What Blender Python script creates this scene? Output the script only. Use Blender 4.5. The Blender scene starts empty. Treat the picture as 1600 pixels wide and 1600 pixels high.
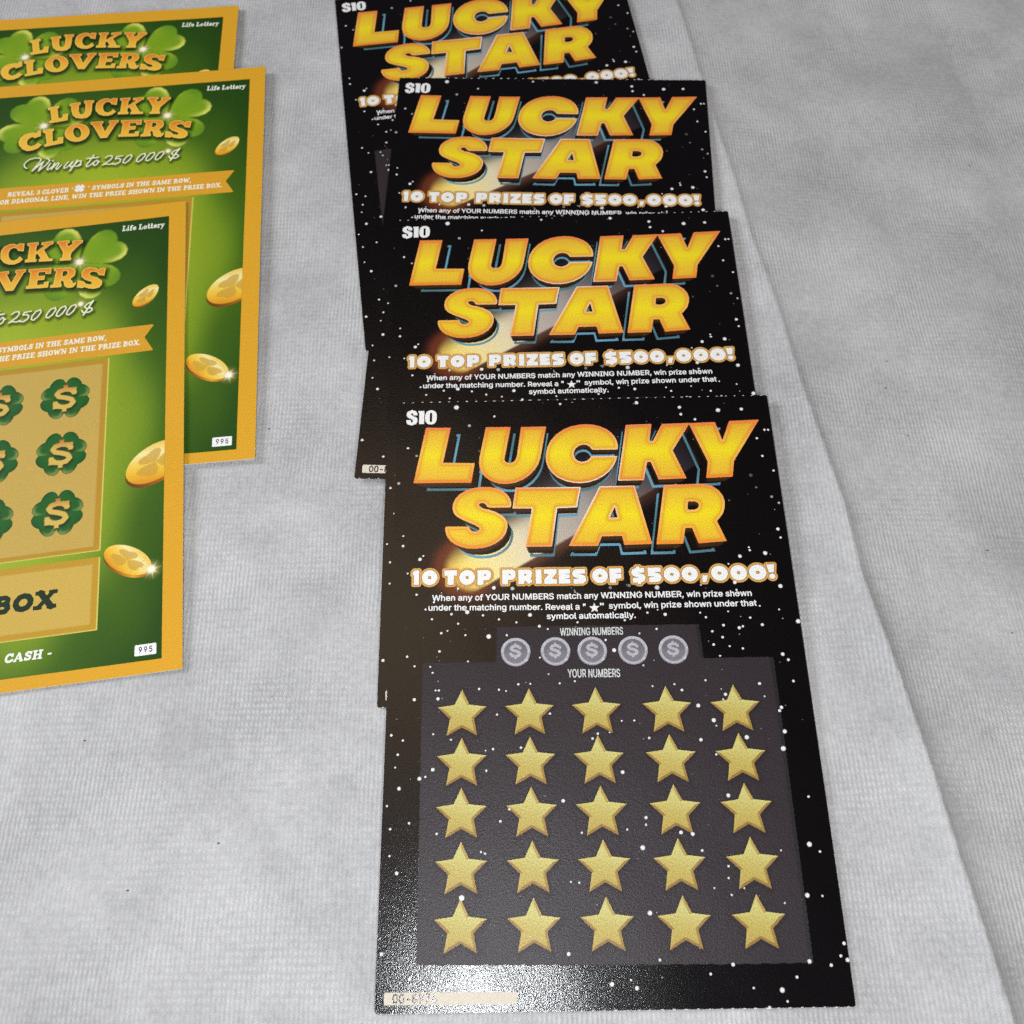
import bpy, math, random
import numpy as np
from mathutils import Matrix, Vector

# ------------------------------------------------------------------ camera, world, lamps, exposure
SC = bpy.context.scene
COL = SC.collection
MM = 0.001
CAM_R = [[0.99973587, -0.01421837, -0.01805616], [0.02067777, 0.89938633, 0.43666539], [0.01003079, -0.43692342, 0.89944278]]          # rows: world -> camera
CAM_C = [32.8893, 3.415, 230.5647]          # camera position, mm
CAM_F = 1550.0          # focal length for a 1600 px wide frame

SC.cycles.use_denoising = False        # keep the fine glitter of the card stock
cam_data = bpy.data.cameras.new('camera')
cam = bpy.data.objects.new('camera', cam_data)
COL.objects.link(cam)
cam_data.sensor_fit = 'HORIZONTAL'
cam_data.sensor_width = 36.0
cam_data.lens = 36.0 * CAM_F / 1600.0
cam_data.clip_start = 0.01
cam_data.clip_end = 20.0
Rm = Matrix(CAM_R).transposed()
cam.matrix_world = Matrix.Translation(Vector(CAM_C) * MM) @ Rm.to_4x4()
cam_data.dof.use_dof = True
cam_data.dof.aperture_fstop = 30.0
cam_data.dof.focus_distance = (Vector((48, 85, 0)) - Vector(CAM_C)).dot(Rm @ Vector((0, 0, -1))) * MM
SC.camera = cam

world = bpy.data.worlds.new('World')
SC.world = world
world.use_nodes = True
bg = world.node_tree.nodes['Background']
bg.inputs['Color'].default_value = (0.95, 0.97, 1.0, 1)
bg.inputs['Strength'].default_value = 0.045

def area_lamp(name, loc, target, size, power, color):
    ld = bpy.data.lights.new(name, 'AREA')
    ld.shape = 'DISK'
    ld.size = size
    ld.energy = power
    ld.color = color
    o = bpy.data.objects.new(name, ld)
    COL.objects.link(o)
    o.location = Vector(loc) * MM
    o.rotation_euler = (Vector(target) - Vector(loc)).to_track_quat('-Z', 'Y').to_euler()
    return o

area_lamp('phone_flash', (12, -9, 236), (40, 110, 0), 0.012, 0.285, (0.94, 0.97, 1.0))
area_lamp('ceiling_lamp', (-190, 480, 1200), (20, 90, 0), 0.60, 1.0, (1.0, 0.74, 0.46))
area_lamp('left_window', (-1300, 620, 760), (-20, 180, 0), 0.60, 19.0, (0.90, 0.94, 1.0))
area_lamp('back_fill', (500, -1300, 1150), (40, 150, 0), 1.10, 25.0, (1.0, 0.985, 0.96))  # added fill lamp behind the camera for ambient light, not an actual window

vs = SC.view_settings
vs.view_transform = 'Standard'
vs.look = 'None'
vs.exposure = 0.0
vs.gamma = 1.0
vs.use_curve_mapping = False

# ------------------------------------------------------------------ measured artwork (millimetres on each ticket)
DATA = {}
DATA['title'] = {}
DATA['title']['L'] = [[[7.574,140.544],[14.245,140.378],[12.343,129.741],[20.724,129.424],[19.829,123.642],[4.705,123.847]]]
DATA['title']['U'] = [[[23.686,140.302],[30.326,140.237],[28.673,131.126],[28.528,130.259],[28.825,129.576],[29.583,129.211],[30.516,129.304],[31.2,129.75],[31.637,130.571],[31.909,131.63],[33.118,140.167],[39.837,140.099],[38.03,130.513],[37.477,128.79],[36.559,127.181],[35.174,125.592],[33.467,124.303],[31.269,123.315],[29.085,122.989],[27.075,123.131],[25.068,123.934],[23.56,125.107],[22.551,126.369],[22.046,127.816],[21.842,129.551],[21.995,131.288]]]
DATA['title']['C'] = [[[58.544,132.635],[58.694,133.705],[58.521,135.082],[58.007,136.472],[57.222,137.678],[56.085,138.798],[54.417,139.736],[52.558,140.381],[50.673,140.588],[48.601,140.48],[46.516,140.033],[44.415,139.088],[42.476,137.647],[41.049,135.905],[39.959,133.773],[39.465,131.447],[39.494,129.512],[39.949,127.77],[40.91,126.122],[42.373,124.623],[44.348,123.573],[46.5,122.955],[48.502,122.814],[50.52,123.049],[52.564,123.756],[54.466,124.848],[56.055,126.237],[57.152,127.741],[57.917,129.26],[58.342,130.698],[51.398,130.731],[51.023,130.005],[50.146,129.351],[48.951,129.091],[47.95,129.404],[47.218,130.097],[46.843,131.268],[46.968,132.236],[47.433,133.199],[48.318,133.959],[49.355,134.286],[50.374,134.203],[51.202,133.693],[51.674,132.901],[52.004,132.698]]]
DATA['title']['K'] = [[[61.144,140.067],[68.034,140.234],[67.126,134.968],[68.011,134.946],[70.865,140.163],[78.316,140.277],[73.06,131.99],[75.975,123.58],[68.691,123.431],[66.996,128.695],[66.036,128.718],[64.805,123.334],[58.065,123.342]]]
DATA['title']['Y'] = [[[77.998,140.185],[85.063,140.407],[86.43,134.69],[88.865,140.632],[96.88,140.871],[88.793,128.419],[87.941,123.768],[81.02,123.554],[81.971,128.391]]]
DATA['title']['S'] = [[[29.832,116.201],[30.135,116.526],[30.184,117.635],[29.866,118.756],[29.215,119.889],[28.06,121.038],[26.395,121.828],[24.557,122.248],[22.38,122.299],[20.371,122.064],[18.366,121.359],[16.869,120.364],[15.713,119.085],[15.145,117.798],[14.996,116.322],[15.26,115.027],[16.099,113.908],[17.427,113.056],[19.08,112.199],[20.728,111.435],[21.715,110.778],[22.043,110.229],[21.715,109.785],[21.06,109.529],[20.24,109.638],[19.582,110.194],[19.25,111.015],[13.496,111.145],[13.172,110.791],[13.272,109.614],[13.7,108.346],[14.535,107.073],[15.687,106.156],[17.161,105.411],[18.791,104.931],[20.742,104.799],[22.693,104.934],[24.646,105.423],[26.279,106.276],[27.592,107.318],[28.587,108.73],[29.098,110.34],[29.116,111.789],[28.555,113.076],[27.657,114.01],[26.178,114.961],[24.528,115.642],[23.038,116.044],[22.21,116.525],[21.795,117.088],[22.044,117.545],[22.875,117.656],[23.622,117.231],[23.951,116.484],[24.696,116.246]]]
DATA['title']['T'] = [[[31.33,121.9],[48.285,121.69],[47.117,115.858],[41.985,115.7],[40.321,104.986],[33.583,105.047],[35.453,115.759],[30.457,115.874]]]
DATA['title']['A'] = [[[53.213,121.761],[62.311,121.829],[65.634,105.133],[58.575,105.024],[58.164,107.528],[53.035,107.554],[51.92,104.906],[44.543,105.017]],[[56.783,115.819],[55.367,112.738],[57.337,112.693]]]
DATA['title']['R'] = [[[69.843,121.746],[78.824,121.91],[80.479,121.796],[82.257,121.266],[83.79,120.013],[84.781,118.406],[85.131,116.731],[84.901,114.895],[84.315,113.261],[83.271,111.919],[82.533,111.119],[84.461,105.513],[77.289,105.052],[76.072,109.369],[74.363,109.408],[73.403,105.049],[66.678,105.021]],[[75.696,116.858],[77.51,116.815],[78.216,116.43],[78.425,115.688],[77.985,114.871],[77.125,114.487],[75.347,114.473]]]
DATA['axis'] = [[47.535,139.708],[46.082,104.947],[47.444,137.524],[45.971,102.301]]
DATA['prize'] = [["1",5.267,6.842,95.352,99.153],["O",7.597,11.42,95.227,99.165],["T",13.218,16.3,95.167,99.034],["O",16.941,20.791,95.079,98.996],["P",21.481,24.863,95.022,98.903],["P",27.652,30.984,95.028,98.891],["R",31.657,35.115,95.027,98.802],["I",35.917,37.453,94.991,98.782],["Z",38.062,41.197,94.945,98.77],["E",41.742,44.555,94.904,98.694],["S",45.1,48.487,94.826,98.649],["O",50.06,53.924,94.835,98.709],["F",54.375,57.344,94.855,98.66],["$",59.806,63.251,94.342,99.056],["5",63.883,67.247,94.836,98.656],["O",67.861,71.813,94.814,98.702],["O",72.335,76.285,94.855,98.743],[",",77.085,78.864,94.569,96.298],["O",79.664,83.723,94.851,98.825],["O",84.436,88.477,94.852,98.859],["O",89.063,93.324,94.853,98.895],["!",93.569,95.604,95.055,98.907]]
DATA['instr'] = [["When any of YOUR NUMBERS match any WINNING NUMBER, win prize shown",10.296,90.974,88.974,90.681,1.504],["under the matching number. Reveal a \"",9.447,88.47,47.986,87.984,1.492],["\"",51.611,88.058,52.493,88.057,1.49],["symbol, win prize shown under that",53.785,88.08,89.908,88.11,1.489],["symbol automatically.",38.467,85.702,60.111,85.552,1.477]]
DATA['instr_star'] = [50.176,88.322]
DATA['panel_txt'] = [["WINNING NUMBERS",41.564,81.412,56.761,81.348,1.864],["YOUR NUMBERS",43.011,70.962,55.428,70.829,1.968]]
DATA['panel'] = [[26.191,83.923],[74.466,83.589],[74.871,75.049],[91.523,75.148],[91.522,8.526],[75.37,8.518],[46.386,8.82],[8.504,9.252],[8.307,75.238],[25.985,75.047]]
DATA['fringe'] = [[74.35,83.345],[75.143,83.493],[75.732,75.223],[92.297,75.212],[92.729,62.28],[92.42,48.948],[92.601,37.637],[92.171,25.499],[92.336,8.576],[91.128,8.593],[91.247,75.392]]
DATA['coins'] = [[30.676,77.484],[40.264,77.453],[49.1,77.389],[58.886,77.353],[68.617,77.319]]
DATA['strip'] = [[1.826,4.038],[29.803,3.82],[29.764,1.481],[1.928,1.634]]
DATA['strip_txt'] = [["00-8974",3.721,1.931,12.947,1.897,1.803]]
DATA['price'] = [["S",2.231,5.222,141.493,146.042],["1",5.413,7.047,141.693,145.838],["0",7.273,10.453,141.593,145.92]]
DATA['comet'] = [[19.628,99.032],[65.843,126.767],[12.193,110.361],[26.857,97.662],[42.516,109.676]]
DATA['dots'] = [[87.26,101.24,0.48,1],[84.18,99.23,0.24,1],[96.3,93.07,0.55,1],[85.21,94.26,0.48,1],[85.39,92.3,0.28,1],[76.76,93.76,0.21,1],[85.69,91.31,0.25,1],[90.59,88.01,0.23,1],[82.75,86.73,0.23,1],[95.2,86.98,0.25,1],[75.9,86.52,0.25,1],[77.18,85.33,0.31,1],[87.94,85.04,0.31,1],[81.25,83.24,0.36,1],[90.65,83.17,0.39,1],[85.0,82.49,0.43,1],[85.91,82.86,0.31,1],[99.42,83.85,0.57,1],[78.39,81.71,0.31,1],[80.71,80.19,0.34,1],[78.36,78.38,0.34,1],[82.16,77.9,0.25,1],[85.27,77.27,0.31,1],[79.6,75.54,0.25,1],[94.6,75.68,0.46,1],[95.76,74.27,0.37,1],[96.26,69.05,0.33,1],[75.56,69.64,0.27,1],[88.21,68.6,0.38,1],[6.99,102.14,0.49,1],[7.77,103.05,0.26,1],[4.0,98.36,0.26,1],[6.39,92.67,0.32,1],[10.73,90.58,0.29,1],[8.71,88.72,0.28,1],[10.32,86.18,0.3,1],[15.1,87.38,0.32,1],[18.96,87.85,0.54,1],[22.83,86.94,0.31,1],[26.72,85.81,0.3,1],[16.75,84.89,0.28,1],[12.66,82.56,0.33,1],[14.17,83.1,0.22,1],[18.53,81.95,0.27,1],[24.19,81.5,0.59,1],[12.32,77.96,0.34,1],[4.52,76.8,0.31,1],[16.65,94.05,0.3,1],[25.52,94.08,0.51,1],[12.56,92.99,0.16,1],[30.14,93.81,0.51,0.6],[34.32,86.82,0.5,1],[30.98,84.98,0.27,1],[36.55,83.88,0.38,1],[38.58,83.09,0.25,1],[28.59,81.74,0.28,1],[45.86,84.67,0.27,1],[45.61,92.55,0.22,0.6],[54.35,93.52,0.44,0.25],[59.04,94.02,0.44,0.25],[65.9,93.31,0.6,0.8],[63.04,86.8,0.31,1],[65.59,87.5,0.2,1],[67.34,86.26,0.44,1],[57.38,84.98,0.3,1],[64.97,82.59,0.31,1],[60.73,81.5,0.25,1],[52.46,80.04,0.31,1],[54.38,77.44,0.52,1],[36.47,75.97,0.25,1],[31.19,69.52,0.3,1],[34.04,69.6,0.24,1],[26.56,68.28,0.29,1],[28.27,67.94,0.23,1],[41.02,69.56,0.26,1],[44.62,69.99,0.26,1],[38.42,71.84,0.21,1],[38.47,62.35,0.3,1],[26.07,62.32,0.26,1],[62.93,68.42,0.24,1],[68.12,68.81,0.26,1],[69.79,67.38,0.33,1],[73.28,63.59,0.49,1],[76.54,60.09,0.52,1],[55.14,60.34,0.24,1],[58.07,60.36,0.25,1],[49.42,57.44,0.3,1],[48.15,56.35,0.3,1],[61.24,56.25,0.3,1],[73.12,55.61,0.41,1],[61.11,73.53,0.24,1],[52.15,57.7,0.19,1],[6.39,74.38,0.26,1],[10.15,74.17,0.25,1],[10.75,72.71,0.25,1],[19.19,75.33,0.25,1],[11.53,68.38,0.24,1],[12.34,68.37,0.27,1],[6.56,66.25,0.4,1],[12.14,66.36,0.41,1],[21.86,68.56,0.3,1],[11.18,58.0,0.25,1],[15.33,56.67,0.27,1],[23.37,54.02,0.21,1],[25.09,54.32,0.3,1],[11.24,49.9,0.44,1],[8.2,47.92,0.47,1],[9.57,48.31,0.28,1],[23.51,49.45,0.28,1],[31.53,54.52,0.3,1],[79.9,66.15,0.42,1],[79.24,64.98,0.23,1],[89.02,65.5,0.23,1],[92.62,62.81,0.43,1],[92.08,62.05,0.37,1],[77.01,58.8,0.21,1],[92.64,57.16,0.5,1],[83.75,56.0,0.52,1],[91.8,53.24,0.59,1],[76.32,52.17,0.28,1],[78.09,42.99,0.46,1],[96.04,42.41,0.29,1],[3.62,45.78,0.44,1],[6.14,38.16,0.29,1],[2.02,31.23,0.26,1],[3.72,27.61,0.42,1],[12.36,35.77,0.29,1],[26.63,38.22,0.32,1],[40.85,42.43,0.43,1],[59.22,38.48,0.37,1],[59.11,36.96,0.26,1],[58.05,32.09,0.54,1],[54.62,48.57,0.44,1],[69.34,34.81,0.45,1],[66.77,35.18,0.43,1],[94.81,32.2,0.56,1],[96.92,30.65,0.28,1],[92.88,21.7,0.51,1],[96.1,21.52,0.25,1],[58.66,18.66,0.52,1],[71.1,31.28,0.31,1],[76.55,27.92,0.28,1],[76.28,25.49,0.25,1],[76.6,22.03,0.25,1],[40.87,10.87,0.41,1],[60.08,9.43,0.3,1],[75.43,8.33,0.4,1],[85.13,3.33,0.53,1],[88.51,5.74,0.32,1],[96.0,7.91,0.35,1],[98.26,9.66,0.32,1],[99.31,12.06,0.38,1],[99.57,8.85,0.43,1],[85.96,1.2,0.26,1],[82.11,0.1,0.32,1],[79.25,3.81,0.24,1],[91.55,8.71,0.46,1],[49.73,4.94,0.48,1],[54.9,4.13,0.43,1],[53.74,5.66,0.25,1],[70.53,6.59,0.29,1],[87.84,20.22,0.22,1],[88.4,31.02,0.22,1],[28.68,40.84,0.29,1],[44.75,35.5,0.26,1],[54.88,36.0,0.23,1],[22.26,31.76,0.26,1],[23.17,31.42,0.26,1],[43.72,25.04,0.25,1],[41.91,25.25,0.22,1],[73.01,23.48,0.22,1],[79.47,23.38,0.22,1],[18.05,22.31,0.63,1],[15.72,146.62,0.7,1],[19.25,140.81,0.45,0.5],[43.84,147.07,0.35,1],[64.48,146.89,0.52,1],[75.96,145.17,0.48,1],[76.15,143.0,0.41,1],[86.23,144.04,0.6,1],[92.52,144.22,0.48,1],[79.77,141.3,0.38,1],[97.9,137.6,0.34,1],[98.85,137.58,0.31,1],[95.58,135.07,0.34,1],[96.39,129.68,0.34,1],[98.74,125.27,0.33,1],[99.97,120.66,0.36,1],[2.97,134.28,0.34,1],[97.68,108.49,0.45,1],[98.06,106.13,0.32,1],[93.65,101.97,0.55,1],[89.89,102.83,0.32,1],[89.77,103.62,0.26,1],[2.58,105.91,0.36,1],[2.56,108.67,0.26,1],[-0.38,95.83,0.29,1],[-0.49,126.82,0.68,1],[0.87,123.81,0.44,0.5],[97.26,117.65,0.38,0.4],[93.63,120.44,0.3,0.2],[92.65,124.03,0.5,0.1],[98.89,115.86,0.33,0.6],[5.36,131.89,0.34,0.5],[25.99,143.6,0.31,1],[86.27,116.89,0.25,0.15],[79.05,67.45,0.15,1],[1.04,11.41,0.41,0.9],[15.31,5.18,0.34,1],[7.19,6.51,0.34,1],[8.11,47.99,0.29,1],[1.94,36.96,0.29,1],[4.15,56.71,0.27,1],[1.02,41.99,0.26,1],[2.58,50.55,0.24,1],[1.41,57.95,0.33,1],[3.07,53.47,0.3,1]]
DATA['G'] = {}
DATA['G']['title'] = {"L":[[[-70.506,137.428],[-66.959,138.146],[-66.69,137.012],[-67.322,136.733],[-66.411,132.223],[-65.208,132.522],[-65.246,133.819],[-63.518,134.063],[-63.403,131.037],[-69.167,130.236],[-69.387,131.258],[-68.604,131.602],[-69.551,136.309],[-70.162,136.231]]],"U":[[[-63.564,138.416],[-60.084,138.912],[-59.86,137.721],[-60.454,137.436],[-60.162,134.564],[-59.746,133.509],[-58.987,133.138],[-58.314,133.641],[-58.131,134.92],[-58.33,137.991],[-58.884,138.343],[-58.881,139.366],[-55.65,139.305],[-55.643,138.135],[-56.146,137.957],[-55.964,134.973],[-56.158,132.687],[-57.177,131.506],[-59.006,131.275],[-60.7,131.745],[-61.966,133.031],[-62.596,135.117],[-62.931,137.328],[-63.471,137.533]]],"C":[[[-48.055,139.354],[-48.107,136.293],[-49.808,136.769],[-50.2,137.687],[-51.065,138.073],[-51.97,137.734],[-52.493,136.626],[-52.464,135.171],[-51.81,133.654],[-50.728,133.104],[-49.736,133.573],[-49.094,134.514],[-48.055,133.245],[-48.997,132.196],[-50.391,131.629],[-52.056,131.81],[-53.58,132.694],[-54.655,134.253],[-54.897,135.726],[-54.776,137.749],[-53.955,138.974],[-52.564,139.7],[-51.099,139.628],[-50.211,139.004],[-49.737,139.538]]],"K":[[[-47.214,139.262],[-43.874,139.19],[-43.792,138.156],[-44.293,137.918],[-44.408,135.453],[-41.776,137.643],[-42.941,137.916],[-42.916,138.939],[-39.366,138.844],[-39.396,137.821],[-40.108,137.607],[-42.06,135.924],[-40.343,132.406],[-39.187,132.136],[-39.227,131.276],[-43.272,131.573],[-43.353,132.589],[-42.802,132.673],[-43.881,134.815],[-44.419,134.294],[-44.406,132.848],[-43.978,132.657],[-44.005,131.71],[-47.428,131.939],[-47.405,132.886],[-46.699,133.098],[-46.485,138.011],[-47.127,138.227]]],"Y":[[[-38.316,138.729],[-34.65,138.475],[-34.581,137.441],[-35.301,137.315],[-34.849,136.156],[-33.415,137.109],[-33.847,137.361],[-33.696,138.223],[-30.556,138.027],[-30.694,136.87],[-31.308,136.703],[-33.806,133.572],[-33.993,131.714],[-33.671,131.535],[-33.822,130.688],[-37.141,130.963],[-37.105,131.909],[-36.491,131.986],[-36.32,133.991],[-37.812,137.502],[-38.284,137.7]]],"CC":[[[-71.496,127.368],[-71.194,124.802],[-73.033,124.021],[-73.617,124.644],[-74.407,124.449],[-75.127,123.687],[-75.363,122.318],[-74.916,121.159],[-73.736,120.616],[-72.574,121.045],[-71.871,121.942],[-70.437,120.954],[-71.569,119.414],[-73.105,118.751],[-74.911,118.669],[-76.448,119.662],[-77.686,121.457],[-78.071,122.889],[-77.773,124.532],[-76.817,125.831],[-75.271,126.508],[-73.652,126.614],[-72.894,126.251],[-72.48,127.051]]],"LL":[[[-70.875,127.301],[-67.455,127.779],[-67.24,126.767],[-67.718,126.48],[-67.109,121.985],[-65.719,122.254],[-65.757,123.515],[-63.95,123.74],[-63.748,120.927],[-69.4,119.872],[-69.719,120.876],[-68.938,121.125],[-69.899,125.927],[-70.639,126.148]]],"O":[[[-55.854,125.673],[-55.752,124.831],[-55.824,124.004],[-56.066,123.226],[-56.468,122.532],[-57.011,121.953],[-57.671,121.512],[-58.42,121.229],[-59.225,121.115],[-60.051,121.176],[-60.863,121.409],[-61.625,121.803],[-62.304,122.343],[-62.871,123.005],[-63.3,123.76],[-63.573,124.575],[-63.677,125.416],[-63.607,126.246],[-63.365,127.027],[-62.962,127.725],[-62.415,128.308],[-61.747,128.752],[-60.989,129.034],[-60.175,129.144],[-59.339,129.075],[-58.521,128.831],[-57.756,128.422],[-57.078,127.868],[-56.517,127.193],[-56.098,126.428]],[[-58.441,125.026],[-58.355,124.335],[-58.392,123.719],[-58.547,123.234],[-58.806,122.92],[-59.146,122.807],[-59.538,122.903],[-59.945,123.201],[-60.333,123.674],[-60.667,124.281],[-60.917,124.968],[-61.06,125.673],[-61.083,126.334],[-60.985,126.892],[-60.773,127.295],[-60.466,127.508],[-60.093,127.511],[-59.686,127.303],[-59.282,126.905],[-58.918,126.35],[-58.626,125.691]]],"V":[[[-55.942,129.371],[-51.833,129.353],[-51.638,128.335],[-52.336,128.126],[-50.798,124.706],[-49.463,128.099],[-50.006,128.442],[-49.888,129.427],[-46.8,129.377],[-46.819,128.381],[-47.404,128.018],[-49.927,121.806],[-52.071,121.897],[-55.092,127.999],[-55.727,128.21]]],"E":[[[-46.062,129.155],[-39.347,128.711],[-39.384,126.438],[-40.934,126.606],[-41.103,127.477],[-43.057,127.546],[-43.047,126.126],[-41.097,126.056],[-41.183,124.511],[-43.129,124.58],[-43.199,122.9],[-41.246,122.688],[-41.22,123.669],[-39.79,123.655],[-39.928,121.425],[-46.371,121.841],[-46.352,122.819],[-45.656,123.025],[-45.437,127.805],[-45.967,128.004]]],"R":[[[-38.611,128.488],[-33.64,127.948],[-32.577,127.405],[-32.081,126.072],[-32.298,124.678],[-33.553,123.544],[-32.889,122.768],[-32.721,121.767],[-31.731,122.221],[-31.873,121.255],[-32.629,120.357],[-34.156,120.382],[-35.127,121.186],[-35.44,122.763],[-36.116,123.68],[-36.212,122.144],[-35.997,121.981],[-36.03,121.004],[-39.302,121.217],[-39.273,122.194],[-38.472,122.388],[-37.896,127.129],[-38.527,127.339]],[[-35.829,126.904],[-34.692,126.781],[-34.427,125.9],[-34.875,124.958],[-35.999,124.938]]],"S":[[[-23.267,126.252],[-23.625,123.315],[-25.287,123.778],[-25.754,124.818],[-26.706,125.347],[-27.721,125.173],[-27.988,124.494],[-27.226,123.705],[-25.54,122.817],[-24.246,121.552],[-24.17,120.142],[-24.927,119.106],[-26.54,118.862],[-28.192,119.319],[-29.249,119.992],[-29.735,119.625],[-31.493,120.094],[-31.254,122.732],[-29.686,122.14],[-28.908,121.074],[-27.866,120.681],[-27.062,120.875],[-27.308,121.602],[-29.207,122.651],[-30.305,123.897],[-30.411,125.607],[-29.664,126.804],[-28.045,127.198],[-26.374,126.732],[-25.301,125.904],[-24.912,126.289]]]}
DATA['G']['script'] = [[[-73.986,111.206],[-74.763,111.829],[-75.002,112.938],[-74.53,113.974],[-73.446,114.948],[-71.886,115.326],[-70.461,115.173],[-69.888,114.566],[-70.079,113.633],[-71.083,111.977],[-72.134,109.93]],[[-72.134,109.93],[-69.064,113.524]],[[-69.064,113.524],[-70.114,109.714]],[[-70.114,109.714],[-67.906,112.178],[-67.122,113.724],[-67.566,114.453],[-68.151,114.652]],[[-66.753,112.597],[-67.584,110.252],[-67.194,109.806],[-66.161,110.909]],[[-66.097,113.533],[-66.0,113.386]],[[-65.349,112.583],[-66.154,109.964]],[[-66.084,110.226],[-64.437,112.485],[-64.001,112.167],[-64.786,110.222],[-64.388,109.694],[-63.233,111.542]],[[-61.238,112.55],[-62.32,110.498],[-62.16,109.941],[-61.482,110.138],[-59.732,112.524]],[[-59.732,112.524],[-60.443,110.703],[-60.056,110.256],[-59.272,110.983]],[[-58.384,113.06],[-60.228,108.657]],[[-59.692,110.217],[-58.139,112.625],[-57.174,112.603],[-57.185,111.518],[-58.118,110.454],[-58.926,110.54]],[[-57.829,110.558],[-57.075,111.019]],[[-53.32,114.701],[-55.329,110.561],[-55.141,109.865],[-54.305,110.316],[-53.5,111.313]],[[-55.409,113.422],[-51.909,113.592]],[[-52.098,112.386],[-53.006,111.803],[-53.273,110.612],[-52.689,110.143],[-51.945,110.74],[-51.756,111.941],[-52.207,112.479]],[[-51.819,111.54],[-51.384,111.602]],[[-49.652,113.077],[-48.812,113.807],[-47.647,113.818],[-47.433,112.976],[-48.225,111.699],[-50.29,110.157]],[[-50.29,110.157],[-49.317,110.459],[-48.092,110.192],[-47.021,110.538]],[[-44.155,113.443],[-46.048,113.237],[-46.433,112.323],[-45.276,112.417],[-44.703,111.811],[-44.94,110.803],[-46.072,109.976],[-47.336,110.247]],[[-41.55,113.574],[-42.724,113.153],[-43.705,111.622],[-43.911,110.476],[-43.278,110.083],[-42.154,111.048],[-41.242,112.721],[-41.55,113.574]],[[-37.333,113.723],[-38.51,113.302],[-39.501,111.77],[-39.714,110.623],[-39.083,110.23],[-37.952,111.195],[-37.029,112.87],[-37.333,113.723]],[[-34.42,113.849],[-35.6,113.428],[-36.597,111.895],[-36.816,110.747],[-36.186,110.354],[-35.05,111.32],[-34.12,112.995],[-34.42,113.849]],[[-31.503,113.947],[-32.685,113.526],[-33.69,111.992],[-33.913,110.844],[-33.284,110.45],[-32.144,111.417],[-31.206,113.093],[-31.503,113.947]],[[-26.479,114.287],[-28.055,113.631],[-28.808,112.753],[-28.321,112.016],[-26.851,111.995],[-26.504,111.221],[-27.47,110.561],[-29.185,110.691],[-29.58,111.551]],[[-26.394,114.553],[-29.028,109.776]]]
DATA['G']['sparkles'] = [[-70.782,129.132,2.6],[-31.17,129.539,2.6],[-29.984,113.839,1.6],[-7.902,27.184,3.2]]
DATA['G']['field'] = [[-4.989,143.496],[-5.099,3.332]]
DATA['G']['box'] = [[-11.71,7.547],[-6.361,7.463],[-6.348,4.651],[-11.56,4.688]]
DATA['G']['box_txt'] = [["995",-10.653,5.393,-7.247,5.384,1.516]]
DATA['G']['panel'] = [[-21.101,93.856],[-20.751,34.182],[-22.808,91.991],[-22.527,35.703]]
DATA['G']['pbox'] = [[-20.835,32.451],[-20.76,12.769],[-22.849,30.633],[-22.693,14.554]]
DATA['G']['clover'] = [[-32.628,82.13],[-32.626,64.577],[-32.631,45.99]]
DATA['G']['clover2'] = [[-50.677,81.987]]
DATA['G']['clover_c'] = [[-70.749,128.844],[-31.36,129.273]]
DATA['G']['clover_pts'] = [[-24.349,140.172],[-17.989,131.682],[-33.908,141.627],[-20.019,123.309],[-38.108,117.245],[-28.857,115.212]]
DATA['G']['ribbon'] = [[-8.638,103.634],[-11.315,99.304],[-8.68,94.734],[-52.548,103.087],[-51.757,94.16]]
DATA['G']['rib_txt'] = [["REVEAL 3 CLOVER \"",-78.598,100.064,-58.386,99.568,1.86],["\" SYMBOLS IN THE SAME ROW,",-54.058,99.607,-21.967,100.226,1.864],["N OR DIAGONAL LINE, WIN THE PRIZE SHOWN IN THE PRIZE BOX.",-80.371,96.482,-12.318,97.272,1.847]]
DATA['G']['rib_clover'] = [-56.446,101.017]
DATA['G']['life'] = [["Life Lottery",-19.059,139.656,-6.408,139.342,2.107]]
DATA['G']['cash'] = [["CASH -",-43.208,7.463,-31.754,7.143,2.398]]
DATA['G']['boxw'] = [["BOX",-46.969,20.687,-31.567,19.939,4.693]]
DATA['G']['coins'] = [[[-11.371,114.224],[-7.749,117.073],[-12.326,116.627]],[[-7.334,58.324],[-14.616,53.634],[-10.307,62.599]],[[-13.989,30.669],[-7.995,27.706],[-13.009,34.168]]]
DATA['poses'] = {}
DATA['poses']['D'] = [0.0,0.0,0.0]
DATA['poses']['C'] = [-2.3535,64.8352,0.0068]
DATA['poses']['B'] = [-11.193499999999998,126.4534,-0.0463]
DATA['poses']['A'] = [-10.3346,167.4833,0.122]
DATA['poses']['G3'] = [-49.9879,75.3039,0.1209]
DATA['poses']['G2'] = [-38.1229,133.0591,0.0743]
DATA['poses']['G1'] = [-53.9521,164.2199,0.0515]
DATA['L'] = 148.54896687330316
DATA['crest'] = [[88.03,322.8],[92.03,293.42],[96.35,257.78],[100.44,230.3],[102.82,207.31],[107.21,181.15],[110.47,152.56],[113.53,132.36],[116.03,115.28],[116.95,96.23],[120.95,71.16],[123.97,49.39],[126.51,28.12],[128.91,11.25],[130.59,-3.0]]
DATA['specks'] = [[83.16,290.01],[136.46,162.01],[134.31,152.98],[152.44,81.25],[-35.62,142.99],[73.3,223.09],[177.4,238.18],[-36.66,34.72],[-55.7,25.09],[137.47,137.47],[151.63,103.66],[-70.99,58.39]]
DATA['sans'] = {}
DATA['sans'][' '] = [188,[]]
DATA['sans']['"'] = [321,[[[78,318],[70,509],[136,509],[128,318]],[[193,318],[185,509],[250,509],[243,318]]]]
DATA['sans'][','] = [188,[[[38,-119],[68,71],[137,71],[84,-119]]]]
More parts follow.
